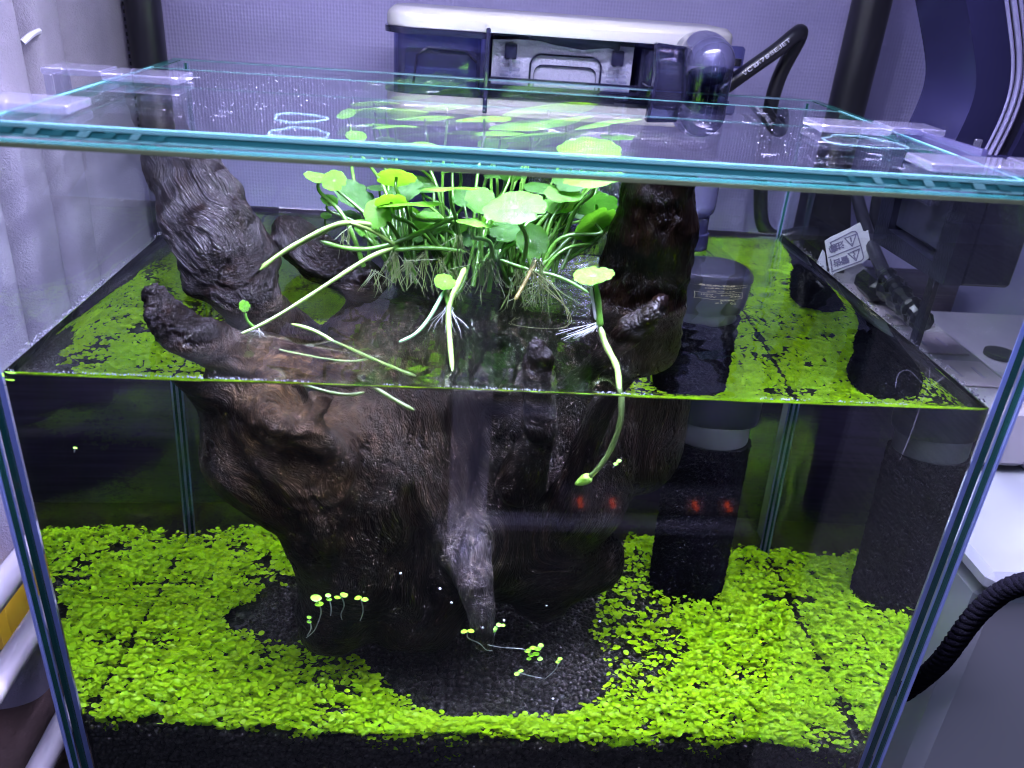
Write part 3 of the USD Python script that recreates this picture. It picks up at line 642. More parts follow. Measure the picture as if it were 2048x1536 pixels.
# outlines of the Japanese characters printed on the pump and the tag (units of 1/64 em)
GLYPH = json.loads(r'''{"最":[[[[3,2],[9,2],[9,25],[3,25],[3,29],[61,29],[61,25],[30,25],[30,5],[33,5],[33,1],[30,1],[30,-6],[25,-6],[25,0],[3,-2]],[[14,4],[25,4],[25,8],[14,8]],[[14,12],[25,12],[25,17],[14,17]],[[14,22],[25,21],[25,25],[14,25]]],[[[32,-4],[33,-1],[42,4],[35,17],[32,17],[32,21],[59,20],[55,10],[50,4],[51,2],[61,-2],[59,-6],[47,0],[35,-6]],[[40,17],[47,7],[52,17]]],[[[11,52],[53,52],[53,33],[11,33]],[[16,44],[48,44],[48,49],[16,49]],[[16,41],[16,36],[48,36],[48,41]]]],"低":[[[[24,-6],[22,-1],[24,0],[24,47],[43,50],[54,54],[58,50],[46,46],[47,29],[61,29],[60,24],[48,24],[53,2],[57,1],[58,10],[62,8],[59,-4],[54,-5],[48,1],[42,24],[29,24],[29,1],[38,3],[38,-1]],[[29,30],[43,29],[42,45],[29,43]]],[[[37,7],[38,9],[41,9],[46,-4],[42,-4]]],[[[2,25],[2,28],[13,43],[16,53],[21,53],[20,47],[15,39],[15,-6],[11,-6],[11,29],[5,23]]]],"水":[[[[20,-2],[30,0],[30,54],[35,54],[35,36],[39,28],[52,41],[56,39],[50,30],[43,23],[54,10],[62,6],[62,4],[59,1],[54,3],[42,15],[35,25],[34,-4],[30,-6],[22,-6]]],[[[3,5],[13,14],[20,29],[20,32],[5,32],[5,37],[25,37],[26,33],[23,23],[15,8],[8,1],[5,1]]]],"位":[[[[21,-3],[21,2],[44,2],[49,33],[55,33],[48,2],[61,2],[61,-3]]],[[[24,37],[24,42],[39,42],[37,50],[38,54],[42,53],[44,47],[44,44],[42,42],[59,42],[58,37]]],[[[32,5],[28,33],[33,32],[37,10],[37,6],[35,5]]],[[[3,26],[3,29],[13,41],[17,52],[22,53],[23,51],[16,39],[16,-6],[11,-6],[11,28],[6,23]]]],"線":[[[[29,24],[29,47],[39,47],[41,54],[46,53],[44,47],[58,47],[58,24],[46,24],[46,22],[49,16],[56,22],[60,20],[60,18],[52,12],[52,10],[61,2],[61,-1],[59,-3],[56,-2],[46,10],[46,-4],[43,-6],[35,-6],[35,-2],[42,-1],[42,24]],[[33,38],[54,38],[54,43],[33,43]],[[54,28],[54,34],[33,34],[33,28]]],[[[23,0],[32,8],[34,14],[27,15],[27,19],[39,19],[39,12],[33,2],[27,-3]]],[[[2,33],[9,42],[13,53],[18,53],[18,50],[10,35],[16,36],[20,44],[23,43],[24,40],[11,21],[19,22],[18,29],[21,29],[25,16],[21,15],[20,18],[16,18],[4,15],[3,20],[11,31],[4,30]]],[[[20,3],[18,13],[21,14],[24,3]]],[[[13,-2],[12,12],[15,12],[17,-2]]],[[[2,-2],[4,1],[5,12],[9,12],[6,-5]]]],"注":[[[[19,-4],[20,1],[38,1],[38,17],[24,17],[24,22],[38,22],[38,37],[21,37],[21,41],[40,42],[35,53],[40,54],[45,45],[45,42],[60,42],[60,37],[43,37],[43,22],[58,22],[57,17],[43,17],[43,1],[61,1],[62,-4]]],[[[6,49],[7,52],[10,53],[21,46],[17,43]]],[[[5,-3],[15,17],[18,18],[20,14],[12,-1],[9,-5]]],[[[3,31],[5,35],[7,35],[16,30],[17,27],[13,25]]]],"意":[[[[5,35],[5,39],[19,39],[18,45],[8,45],[8,49],[30,49],[29,54],[34,54],[36,49],[56,49],[56,45],[47,45],[45,39],[60,39],[60,35]],[[23,44],[24,39],[40,39],[42,44]]],[[[52,4],[48,9],[52,10],[58,3],[59,-1],[55,-3]]],[[[12,31],[52,31],[52,13],[32,13],[33,10],[39,7],[37,4],[26,10],[27,13],[12,13]],[[17,16],[47,16],[47,20],[17,20]],[[18,28],[17,23],[47,23],[47,28]]],[[[19,9],[24,9],[24,-1],[41,-1],[42,5],[44,5],[47,4],[46,-2],[43,-5],[22,-5],[19,-2]]],[[[4,-2],[11,9],[14,9],[15,5],[12,0],[8,-4]]]],"警":[[[[2,36],[9,46],[11,46],[11,48],[3,48],[3,51],[11,51],[11,54],[15,54],[15,51],[22,51],[22,54],[26,54],[26,51],[34,51],[34,48],[27,48],[26,46],[15,48],[13,46],[13,44],[31,44],[31,41],[38,47],[41,54],[44,53],[43,48],[61,48],[61,45],[56,45],[51,36],[61,30],[59,26],[48,32],[36,27],[34,31],[43,35],[39,41],[35,38],[31,39],[30,29],[33,28],[35,24],[60,24],[60,21],[4,21],[4,24],[29,25],[29,27],[22,26],[21,29],[11,29],[11,27],[8,27],[7,34],[4,34],[4,36]],[[42,44],[48,38],[51,45],[42,45]],[[11,40],[22,39],[22,30],[26,31],[27,41]],[[11,32],[19,32],[19,36],[11,36]]],[[[12,-6],[12,6],[52,6],[52,-6],[48,-6],[48,-4],[16,-4],[16,-6]],[[16,3],[16,-1],[48,-1],[48,3]]],[[[12,9],[12,12],[52,12],[52,9]]],[[[12,15],[12,18],[52,18],[52,15]]]],"告":[[[[4,25],[4,30],[31,30],[31,40],[15,40],[10,32],[5,34],[12,43],[16,53],[20,52],[18,44],[31,44],[31,54],[36,54],[36,44],[56,44],[56,40],[36,40],[36,30],[60,30],[60,25]]],[[[12,18],[53,18],[53,-6],[48,-6],[48,-3],[18,-3],[16,-7],[12,-7]],[[18,14],[17,1],[46,1],[48,2],[48,14]]]],"こ":[[[[11,7],[12,19],[17,19],[16,10],[20,5],[26,3],[53,5],[53,0],[45,-2],[23,-2],[14,2]]],[[[15,45],[49,45],[49,40],[16,39]]]],"の":[[[[6,13],[6,26],[9,33],[14,39],[22,44],[28,46],[43,45],[50,41],[57,31],[57,13],[49,2],[43,-1],[34,-3],[31,2],[39,3],[50,11],[53,19],[53,26],[49,35],[40,41],[36,41],[35,39],[30,15],[23,4],[19,2],[11,4]],[[12,14],[15,8],[18,8],[24,14],[29,30],[30,41],[19,37],[13,30],[11,25]]]],"ま":[[[[12,2],[12,10],[16,14],[21,16],[32,16],[32,24],[12,25],[12,30],[31,29],[31,38],[12,39],[12,44],[31,42],[31,51],[37,51],[36,43],[54,44],[53,39],[36,38],[36,29],[54,31],[54,26],[36,24],[37,14],[43,13],[53,7],[55,5],[54,1],[50,1],[40,9],[37,9],[37,2],[32,-3],[18,-3]],[[17,9],[17,3],[21,1],[28,1],[32,4],[32,11],[28,12],[20,11]]]],"で":[[[[56,25],[51,35],[54,36],[59,26]]],[[[5,37],[5,42],[56,46],[56,41],[46,41],[37,37],[29,24],[29,15],[32,9],[37,5],[51,2],[50,-2],[44,-3],[37,-1],[28,5],[25,10],[25,28],[33,40]]],[[[48,23],[44,32],[47,33],[52,24]]]],"を":[[[[6,18],[20,36],[17,39],[8,39],[8,44],[23,43],[24,51],[29,51],[28,43],[47,45],[47,40],[27,39],[25,38],[21,30],[32,31],[38,26],[53,33],[56,30],[55,27],[38,21],[38,8],[33,8],[33,17],[23,9],[24,3],[28,1],[44,1],[52,3],[52,-3],[29,-4],[22,-2],[19,1],[18,10],[23,17],[32,22],[30,27],[19,25],[11,16]]]],"入":[[[[3,-2],[18,11],[26,25],[29,38],[19,47],[21,52],[23,52],[32,43],[48,13],[61,1],[60,-4],[57,-4],[47,5],[33,29],[21,6],[8,-5]]]],"れ":[[[[4,8],[5,12],[18,30],[18,35],[5,34],[5,39],[18,40],[19,51],[24,51],[23,41],[25,38],[22,32],[36,41],[47,41],[51,36],[49,6],[56,5],[62,9],[62,4],[54,-1],[48,-1],[45,1],[43,10],[46,34],[43,37],[32,34],[22,25],[22,-3],[17,-3],[17,18],[7,5]]]],"て":[[[[6,37],[6,43],[56,47],[56,42],[48,42],[39,39],[33,33],[29,23],[31,11],[40,4],[51,2],[50,-3],[40,-2],[32,2],[25,11],[25,27],[34,41]]]],"く":[[[[13,22],[13,26],[40,51],[45,47],[20,26],[22,20],[46,1],[43,-4],[41,-4]]]],"だ":[[[[52,48],[56,50],[61,41],[57,40]]],[[[28,4],[29,14],[34,14],[34,4],[38,2],[56,3],[56,-2],[38,-3],[32,-1]]],[[[32,29],[55,30],[55,25],[32,25]]],[[[45,45],[46,47],[49,47],[53,41],[53,38],[50,37]]],[[[5,34],[5,39],[19,39],[20,50],[26,50],[25,40],[37,42],[37,37],[23,35],[20,19],[11,-4],[7,-3],[6,0],[12,11],[18,34]]]],"さ":[[[[10,35],[10,40],[35,39],[32,48],[33,51],[38,51],[40,40],[55,43],[55,38],[43,35],[47,24],[52,19],[50,15],[34,17],[34,21],[44,20],[37,35]]],[[[12,6],[12,14],[14,20],[16,21],[20,20],[17,14],[17,8],[20,4],[26,2],[48,3],[48,-2],[21,-2]]]],"い":[[[[43,40],[48,43],[54,32],[59,14],[59,11],[56,9],[53,10],[50,28]]],[[[11,10],[8,45],[14,45],[15,15],[21,5],[26,6],[30,17],[35,14],[31,4],[26,-1],[18,0]]]],"中":[[[[6,11],[6,42],[29,42],[29,54],[34,54],[34,42],[58,42],[58,12],[53,12],[53,15],[34,15],[34,-6],[29,-6],[29,15],[11,15],[11,11]],[[34,20],[53,20],[53,37],[34,37]],[[11,20],[29,20],[29,37],[11,37]]]],"用":[[[[3,-1],[7,4],[10,18],[10,50],[57,49],[57,-2],[55,-5],[42,-6],[40,-2],[52,-1],[52,14],[35,14],[35,-5],[30,-5],[30,14],[14,14],[9,-3],[5,-6]],[[35,20],[52,19],[52,29],[35,29]],[[35,34],[52,34],[52,45],[35,45]],[[15,29],[14,19],[30,19],[30,29]],[[15,34],[30,34],[30,45],[15,45]]]],"フ":[[[[9,40],[9,45],[52,45],[55,43],[51,27],[45,15],[35,5],[21,-2],[19,-2],[15,3],[29,8],[41,19],[46,29],[48,40]]]],"ィ":[[[[10,12],[8,17],[18,19],[32,26],[46,39],[50,36],[42,27],[36,24],[36,-5],[30,-5],[30,19],[13,12]]]],"ル":[[[[34,0],[34,48],[39,48],[39,7],[47,10],[57,21],[59,21],[61,17],[53,8],[43,1],[38,-2]]],[[[5,0],[14,12],[16,18],[17,47],[23,47],[22,22],[19,10],[10,-2]]]],"タ":[[[[6,24],[22,39],[28,52],[34,51],[31,43],[52,44],[56,41],[53,32],[45,19],[45,16],[51,13],[51,10],[47,7],[40,12],[29,2],[19,-3],[15,-3],[12,1],[25,6],[36,15],[23,26],[28,29],[38,21],[41,21],[48,34],[48,38],[26,38],[22,31],[11,21]]]],"株":[[[[2,11],[12,34],[12,37],[3,37],[3,41],[13,42],[13,54],[17,54],[17,42],[26,41],[26,37],[17,36],[25,23],[26,25],[41,25],[41,37],[33,37],[30,28],[26,29],[32,51],[36,50],[35,41],[41,41],[41,54],[46,54],[46,41],[59,41],[59,37],[46,37],[46,26],[61,25],[61,21],[50,21],[55,9],[62,3],[60,-2],[57,-1],[47,15],[46,-6],[41,-6],[41,14],[35,6],[27,-2],[25,-2],[23,2],[30,7],[38,21],[25,21],[22,19],[18,26],[17,-6],[13,-6],[13,22],[11,22],[7,10],[4,8]]]],"式":[[[[3,37],[4,42],[36,42],[36,54],[41,54],[42,42],[54,42],[46,50],[46,52],[50,53],[53,51],[58,46],[56,42],[60,42],[61,37],[42,37],[43,22],[47,7],[51,0],[56,-1],[58,11],[62,9],[60,-3],[57,-6],[52,-6],[44,1],[39,16],[37,37]]],[[[4,1],[17,3],[17,22],[6,22],[6,27],[34,27],[34,22],[22,22],[22,5],[36,7],[36,3],[7,-4],[5,-4]]]],"会":[[[[3,31],[23,43],[32,54],[37,52],[36,48],[45,40],[61,33],[59,28],[49,33],[47,33],[47,29],[17,29],[16,32],[7,27]],[[31,45],[19,35],[19,33],[46,33],[34,45]]],[[[6,16],[6,21],[59,21],[59,16],[30,16],[19,3],[45,4],[40,10],[41,13],[44,14],[55,2],[57,-4],[53,-6],[50,-1],[10,-4],[9,1],[18,8],[23,16]]]],"社":[[[[24,-3],[25,2],[42,2],[42,29],[27,29],[27,33],[42,34],[42,54],[46,54],[46,34],[60,34],[60,29],[46,29],[46,2],[61,2],[61,-3]]],[[[3,14],[2,19],[9,23],[19,35],[19,38],[3,38],[3,42],[16,42],[10,51],[14,54],[20,46],[17,42],[24,43],[26,41],[19,26],[27,19],[27,17],[23,15],[19,21],[17,21],[17,-6],[13,-6],[13,20],[5,14]]]],"高":[[[[4,43],[4,47],[30,47],[28,53],[30,54],[33,54],[35,47],[60,47],[60,43]]],[[[6,22],[58,22],[57,-5],[47,-6],[46,-4],[46,-2],[53,-2],[53,18],[12,18],[11,-6],[6,-6]]],[[[13,39],[51,39],[51,26],[13,26]],[[18,30],[46,30],[46,35],[18,35]]],[[[18,15],[45,15],[45,1],[23,1],[23,-2],[18,-2]],[[24,11],[23,5],[41,5],[41,11]]]]}''')
def kana(text, h, bold=0):
    """shapely polygons of a line of characters, em height h, starting at the origin along +x"""
    out = []
    for k, ch in enumerate(text):
        for rings in GLYPH.get(ch, []):
            p = Polygon(rings[0], rings[1:]).buffer(bold)
            p = affinity.affine_transform(p, [h / 64, 0, 0, h / 64, k * h, 0])
            out += [q for q in getattr(p, 'geoms', [p]) if q.area > 0]
    return out
def polys_mesh(polys, z0, z1): return join([prism(p, z0, z1) for p in polys])
def latin(text, h, bold=False):
    m = meshkit.text_mesh(text, h, .0002, bold); return arr(m)
def ribbon(pts, w): return LineString(pts).buffer(w, cap_style=2, join_style=1)

# ------------------------------------------------------------------ hang-on filter behind the tank
fil = thing('hang_on_filter', 'smoky blue hang-on filter with white cover behind the tank', 'filter')
cov = sbox(-.068, .243, .133, .30).buffer(-.016).buffer(.016, quad_segs=10)
cz0, cz1 = .3185, .3290
def loft(poly, prof):
    """rounded slab: outline inset by each (inset, z)"""
    n = 96; vs = []
    for ins, z in prof:
        e_ = poly.buffer(-ins).exterior if ins else poly.exterior
        vs.append([(*e_.interpolate(k / n, normalized=True).coords[0], z) for k in range(n)])
    vs = np.array(vs); c0, c1 = vs[0].mean(0), vs[-1].mean(0); v = np.vstack([vs.reshape(-1, 3), c0, c1]); m_ = len(vs)
    i, j = np.meshgrid(np.arange(m_ - 1), np.arange(n), indexing='ij')
    q = np.stack([i * n + j, i * n + (j + 1) % n, (i + 1) * n + (j + 1) % n, (i + 1) * n + j], -1).reshape(-1, 4)
    jj = np.arange(n); f = np.vstack([q[:, [0, 1, 2]], q[:, [0, 2, 3]], np.stack([np.full(n, m_ * n), (jj + 1) % n, jj], 1), np.stack([np.full(n, m_ * n + 1), (m_ - 1) * n + jj, (m_ - 1) * n + (jj + 1) % n], 1)])
    t = trimesh.Trimesh(v, f, process=False)
    if t.volume < 0: t.invert()
    return arr(t)
part(fil, 'cover', loft(cov, [(.0005, cz0), (0, cz0 + .001), (0, cz1 - .005), (.0008, cz1 - .003), (.0035, cz1 - .0006), (.008, cz1)]), WHITE_PL, smooth=45)
part(fil, 'cover_lip', loft(affinity.scale(cov, 1.012, 1.03).difference(sbox(-.010, .2, .2, .258)).buffer(0), [(0, cz0 - .0035), (0, cz0 - .0002)]), SMOKE_DARK, smooth=45)
bd = sbox(-.064, .2465, -.0115, .297).buffer(-.010).buffer(.010)
shell = bd.difference(bd.buffer(-.0022))
part(fil, 'media_chamber', prism(shell, .215, .3148), SMOKE, smooth=40)
part(fil, 'filter_cartridge', loft(sbox(-.058, .262, -.016, .282), [(.001, .225), (0, .226), (0, .304), (.001, .305)]), WOOL)
part(fil, 'inner_frame', tube(np.array([(-.052, .2455, .288), (-.050, .2455, .304), (-.044, .2455, .3085), (-.022, .2455, .3075), (-.016, .2455, .302)]), .0008, 6), SMOKE_DARK)
part(fil, 'motor_chamber', prism(sbox(.080, .2465, .130, .297).buffer(-.01).buffer(.01), .215, .3148), SMOKE_DARK, smooth=40)
part(fil, 'rear_wall', bx(-.0105, .079, .288, .2905, .215, .3148), SMOKE_DARK)
# wool pad in the spillway with a raised rounded frame
XZ = lambda y: frame((0, y, 0), V(1, 0, 0), V(0, 0, 1), V(0, -1, 0))
part(fil, 'wool_pad', prism(sbox(-.007, .289, .076, .3165), 0, .004, XZ(.262)), WOOL)
rr = sbox(.015, .280, .058, .3085).buffer(-.007).buffer(.007)
part(fil, 'pad_frame', prism(rr.difference(rr.buffer(-.0011)), .0002, .0022, XZ(.258)), SMOKE_DARK)
r5 = sbox(.0165, .280, .0565, .3065).buffer(-.006).buffer(.006)
part(fil, 'pad_frame', prism(affinity.scale(r5, .93, .82, origin=(.0365, .284)).difference(affinity.scale(r5, .915, .79, origin=(.0365, .284))), .0002, .0016, XZ(.258)), SMOKE_DARK)
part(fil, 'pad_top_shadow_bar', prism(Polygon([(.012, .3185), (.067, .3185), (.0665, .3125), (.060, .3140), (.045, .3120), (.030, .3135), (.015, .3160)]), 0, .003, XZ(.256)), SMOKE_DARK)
for x in (.0035, .066):
    part(fil, 'hinge_tab', bx(x - .0035, x + .0035, .2515, .2560, .3045, .3130, .0006), SMOKE_DARK)
    hb = part(fil, 'hinge_bracket', [bx(x - .0055, x + .0055, .2480, .2515, .2985, .3005, .0004), bx(x - .0055, x + .0055, .2480, .2515, .3025, .3042, .0004), bx(x - .0008, x + .0008, .2472, .2515, .2970, .3055, .0003), bx(x - .006, x - .0012, .2470, .2510, .2955, .2970, .0004), bx(x + .0014, x + .006, .2470, .2510, .2955, .2970, .0004)], ACRYL)
for z, y, h in ((.2935, .2460, .0016), (.2895, .2420, .0020), (.2858, .2385, .0016)):
    part(fil, 'spillway_rail', bx(-.0095, .079, y, y + .0022, z, z + h, .0004), SMOKE_DARK)
part(fil, 'spillway_tongue', grid(np.array([[(x, y, z) for y, z in ((.262, .291), (.240, .2880), (.226, .2855), (.214, .2805), (.206, .2720), (.203, .2630))] for x in np.linspace(-.008, .077, 12)])), SMOKE)
for x in (.004, .066):
    part(fil, 'spillway_foot', bx(x - .0014, x + .0014, .236, .2385, .2795, .2885, .0003), ACRYL)
# upright smoky cheeks
part(fil, 'side_cheek', bx(-.0122, -.0098, .2140, .2460, .262, .3225, .0005), SMOKE_DARK)
ck = Polygon([(.0775, .264), (.0975, .264), (.0985, .290), (.0965, .310), (.0945, .3195), (.0790, .3205), (.0805, .305), (.0800, .285)])
part(fil, 'side_cheek', prism(ck, 0, .0018, XZ(.2185)), SMOKE)
part(fil, 'cheek_rib', [prism(ribbon([(.0800, .264), (.0806, .285), (.0808, .305), (.0792, .3208)], .0008), 0, .006, XZ(.2160)), prism(ribbon([(.0975, .264), (.0985, .290), (.0965, .310), (.0945, .3198)], .0008), 0, .006, XZ(.2160)), prism(ribbon([(.0790, .3206), (.0947, .3196)], .0007), 0, .006, XZ(.2160))], SMOKE_DARK)
part(fil, 'hook_over_rim', bx(.080, .098, .2190, .2440, H + .0014, H + .0034, .0005), SMOKE_DARK)
# intake tube with round elbow
tx, ty = .1080, .2050
part(fil, 'elbow', tube(spline([(.1080, .262, .3130), (.1080, .240, .3150), (.1075, .222, .3160), (tx, ty + .004, .3140), (tx, ty, .3080)], 22), np.r_[np.full(12, .0118), np.full(10, .0125)], 24), smoky('elbow_plastic', (.40, .41, .56), (.07, .07, .13), .5), smooth=50)
part(fil, 'elbow_dome', arr(trimesh.creation.icosphere(3, .0126).apply_translation((tx, ty + .001, .3140))), smoky('dome_plastic', (.34, .35, .52), (.05, .05, .10), .5), smooth=60)
part(fil, 'intake_tube', lathe([(.0118, .3130), (.0112, .290), (.0108, .262), (.0100, .262), (.0104, .290), (.0110, .3130)], (tx + .0005, ty, 0), 36), TUBE, smooth=50)
part(fil, 'tube_collar', lathe([(.0122, .2950), (.0124, .2935), (.0115, .2925)], (tx + .0005, ty, 0), 36), TUBE, smooth=50)
part(fil, 'lower_sleeve', lathe([(.0108, .2640), (.0118, .2610), (.0122, .2400), (.0118, .2350), (.0086, .2312)], (tx + .0035, ty - .001, 0), 32), smoky('sleeve_plastic', (.45, .47, .62), (.08, .08, .14), .4), smooth=50)
part(fil, 'joint', lathe([(.0082, .2320), (.0082, .2230), (.0096, .2225), (.0098, .2110)], (tx + .0045, ty - .003, 0), 32), SMOKE_DARK, smooth=50)
nb_ = part(fil, 'mounting_knob', bx(.1290, .1395, .2480, .2560, .3080, .3200, .0015), SMOKE)
part(nb_, 'knob_screw', lathe([(0, 0), (.0026, 0), (.0026, .004), (0, .004)], (.1350, .2475, .3095), 14), BLACK)
# pump under the water
px_, py_ = .1165, .1700
PUMP = plain('dark_pump_housing', (.013, .013, .022), .35)
sq = Point(0, 0).buffer(.0232, quad_segs=14)
def capped(prof):
    n = 56; vs = np.array([[((.0232 * s) * math.copysign(abs(math.cos(a)) ** .8, math.cos(a)) + px_, (.0210 * s) * math.copysign(abs(math.sin(a)) ** .8, math.sin(a)) + py_, z) for a in np.linspace(0, 2 * np.pi, n, endpoint=False)] for s, z in prof])
    i, j = np.meshgrid(np.arange(len(prof) - 1), np.arange(n), indexing='ij')
    q = np.stack([i * n + j, i * n + (j + 1) % n, (i + 1) * n + (j + 1) % n, (i + 1) * n + j], -1).reshape(-1, 4)
    return vs.reshape(-1, 3), np.vstack([q[:, [0, 1, 2]], q[:, [0, 2, 3]]])
part(fil, 'pump_cap', capped([(0.001, .2085), (.72, .2085), (.88, .2070), (.97, .2030), (1.0, .1985), (1.0, .1950), (.94, .1935)]), PUMP, smooth=40)
part(fil, 'pump_body', capped([(.94, .1935), (.95, .1890), (.93, .1500), (.90, .1470)]), PUMP, smooth=40)
part(fil, 'pump_band', lathe([(.0190, .1470), (.0196, .1450), (.0196, .1360), (.0190, .1345)], (px_ - .001, py_, 0), 40), plain('grey_band', (.045, .048, .055), .4), smooth=40)
spg_n, spg_m = 150, 110
a_ = np.linspace(0, 2 * np.pi, spg_n, endpoint=False); z_ = np.linspace(.036, .1350, spg_m)
AA, ZA = np.meshgrid(a_, z_, indexing='ij'); RA = .0212 + .0016 * (noise(np.stack([np.cos(AA) * 16, np.sin(AA) * 16, ZA * 700], -1), 5) - .5) + .0012 * (noise(np.stack([np.cos(AA) * 30, np.sin(AA) * 30, ZA * 1400], -1), 6) - .5)
SPG = np.stack([px_ - .001 + RA * np.cos(AA), py_ + RA * np.sin(AA), ZA], -1)
sv, sf = grid(np.concatenate([SPG, SPG[:1]], 0)); sv = np.vstack([sv, [px_ - .001, py_, .1348]]); top_i = np.arange(spg_n) * spg_m + spg_m - 1
sf = np.vstack([sf, np.stack([top_i, np.r_[top_i[1:], spg_n * spg_m + spg_m - 1], np.full(spg_n, len(sv) - 1)], 1)])
part(fil, 'sponge', (sv, sf), plain('black_filter_sponge', (.006, .006, .009), .95, bump=(1200, .001), specular_ior_level=.08), 'coarse black sponge under the pump', smooth=False)
# gold print, wrapped round the housing
def wrap(mesh, x0, z0, s=1.0, rr_=.0221, off=.00015):
    v, f = mesh; u = x0 + v[:, 0]; z = z0 + v[:, 1]; a = -np.pi / 2 + u / rr_
    c, sn = np.cos(a), np.sin(a)
    rx, ry = (.0232 * s + off), (.0210 * s + off)
    q = np.stack([px_ + (rx + v[:, 2]) * np.sign(c) * abs(c) ** .8, py_ + (ry + v[:, 2]) * np.sign(sn) * abs(sn) ** .8, z], 1); return q, f
def line_print(polys, dens_=.0006):
    t = trimesh.Trimesh(*polys_mesh(polys, 0, .00006), process=False); v, f = trimesh.remesh.subdivide_to_size(t.vertices, t.faces, .0014); return v, f
part(fil, 'gold_lettering', wrap(line_print(kana('最低水位線', .0031, 2.2)), -.0090, .1953, 1.0), GOLD)
part(fil, 'gold_lettering', wrap(line_print([sbox(.0075, .0010, .0150, .0014), sbox(.0075, .0010, .0079, .0022), sbox(.0118, .0010, .0122, .0022)]), -.0005, .1953, 1.0), GOLD)
part(fil, 'gold_lettering', wrap(line_print(kana('この線まで水を入れてください', .0017, 2.5)), -.0065, .1905, .95), GOLD)
part(fil, 'gold_lettering', wrap(line_print(kana('水中フィルタ', .0021, 1.5)), -.0045, .1850, .945), GOLD)
def wrapped_latin(t, h): 
    v, f = latin(t, h); v, f = trimesh.remesh.subdivide_to_size(v, f, .0016); v = v * [1, 1, .3]; return v, f
part(fil, 'gold_lettering', wrap(wrapped_latin('100V  50/60Hz', .0019), -.0080, .1795, .943), GOLD)
part(fil, 'gold_lettering', wrap(line_print(kana('水中用', .0021, 1.5)), .0058, .1765, .94), GOLD)
part(fil, 'gold_lettering', wrap(wrapped_latin('3W', .0018), -.0045, .1768, .94), GOLD)
part(fil, 'gold_frame', wrap(line_print([ribbon([(-.0115, .0), (.0132, .0)], .00016), ribbon([(-.0115, .0092), (.0132, .0092)], .00016), ribbon([(-.0115, .0), (-.0115, .0092)], .00016), ribbon([(.0132, .0), (.0132, .0092)], .00016)]), 0, .1740, .942), GOLD)
part(fil, 'gold_lettering', wrap(line_print(kana('株式会社', .0019, 1.8)), .0010, .1710, .938), GOLD)
part(fil, 'gold_lettering', wrap(wrapped_latin('21    01', .0020), -.0005, .1670, .936), GOLD)

# its mains cable, with pale print along it
def P_(lst): return [at(x, y, Y=Y) for x, y, Y in lst]
cb = thing('filter_cable', 'thick black mains cable looping out behind the filter', 'cable')
cpts = spline(P_([(1440, 182, .262), (1500, 138, .262), (1560, 95, .262), (1592, 68, .264), (1601, 66, .270), (1590, 92, .276), (1560, 150, .278), (1538, 230, .278), (1524, 330, .278), (1521, 410, .278), (1528, 455, .276), (1552, 474, .272), (1590, 468, .270), (1630, 466, .272)]), 70)
part(cb, 'cable_sheath', tube(cpts, .0046, 12), RUBBER, smooth=60)
txt = []
x_ = 0
for k, (w0, s) in enumerate(((.25, 'VCTF'), (.42, '0.75'), (.58, 'PSE'), (.76, 'JET'))):
    a = at(1452 + (1590 - 1452) * w0, 176 - (176 - 74) * w0, Y=.2565); dx = at(1590, 74, Y=.2565) - at(1452, 176, Y=.2565); dx /= np.linalg.norm(dx)
    nz = -fwd; dy = np.cross(nz, dx); dy /= np.linalg.norm(dy)
    v, f = latin(s, .0022); txt.append(((a + v[:, :1] * dx * 1.5 + (v[:, 1:2] - .0006) * dy + v[:, 2:] * nz), f))
part(cb, 'cable_print', txt, CABLE_INK)

# ------------------------------------------------------------------ clip-on lamp at the right: clamp, arm, head above the tank
lp = thing('clip_on_lamp', 'glossy black clip-on aquarium lamp with curved arm clamped to the right pane', 'lamp')
bz = [(.0715, .2790), (.1440, .2640 + .012), (.1440, .2395), (.0715, .2385)]
YZf = lambda x: frame((x, 0, 0), V(0, 1, 0), V(0, 0, 1), V(1, 0, 0))
outer = Polygon([(.0720, .2920), (.1450, .2920), (.1412, .2395), (.0720, .2405)])
inner = Polygon([(.0850, .2930), (.1330, .2930), (.1290, .2490), (.0850, .2470)])
part(lp, 'clamp_frame', prism(outer.difference(inner), .1880, .1960, YZf(0)), BLACK)
part(lp, 'clamp_body', bx(.1962, .2195, .0725, .1410, .2400, .2918, .0015), BLACK)
part(lp, 'clamp_panel', bx(.1915, .1958, .0880, .1318, .2505, .2900, .0008), plain('dark_slate_plastic', (.014, .014, .028), .4))
part(lp, 'clamp_top', bx(.1830, .262, .0705, .1420, .2922, .2962, .0012), BLACK_GLOSS)
part(lp, 'clamp_jaw', bx(.1815, .1875, .0900, .1300, .2700, .2915, .0008), BLACK)
part(lp, 'hanging_bar', bx(.1990, .2020, .0960, .1020, .1740, .2402, .0004), BLACK)
left = spline([(.1748, .2965), (.1772, .3080), (.1778, .3200), (.1732, .3330), (.1640, .3510), (.158, .365), (.157, .385), (.162, .41), (.172, .43), (.184, .4485)], 70)
def off(c, d):
    t = np.gradient(c, axis=0); t /= np.linalg.norm(t, axis=1, keepdims=True); return c + np.stack([t[:, 1], -t[:, 0]], 1) * d
band = lambda d0, d1: Polygon(np.vstack([off(left, d0), off(left, d1)[::-1]]))
XZ2 = lambda y: frame((0, y, 0), V(1, 0, 0), V(0, 0, 1), V(0, -1, 0))
part(lp, 'arm_inner_shell', prism(band(0, .0135), -.040, 0, XZ2(.0745)), BLACK_GLOSS, smooth=30)
part(lp, 'arm_groove', prism(band(.0136, .0250), -.038, 0, XZ2(.0765)), BLACK, smooth=30)
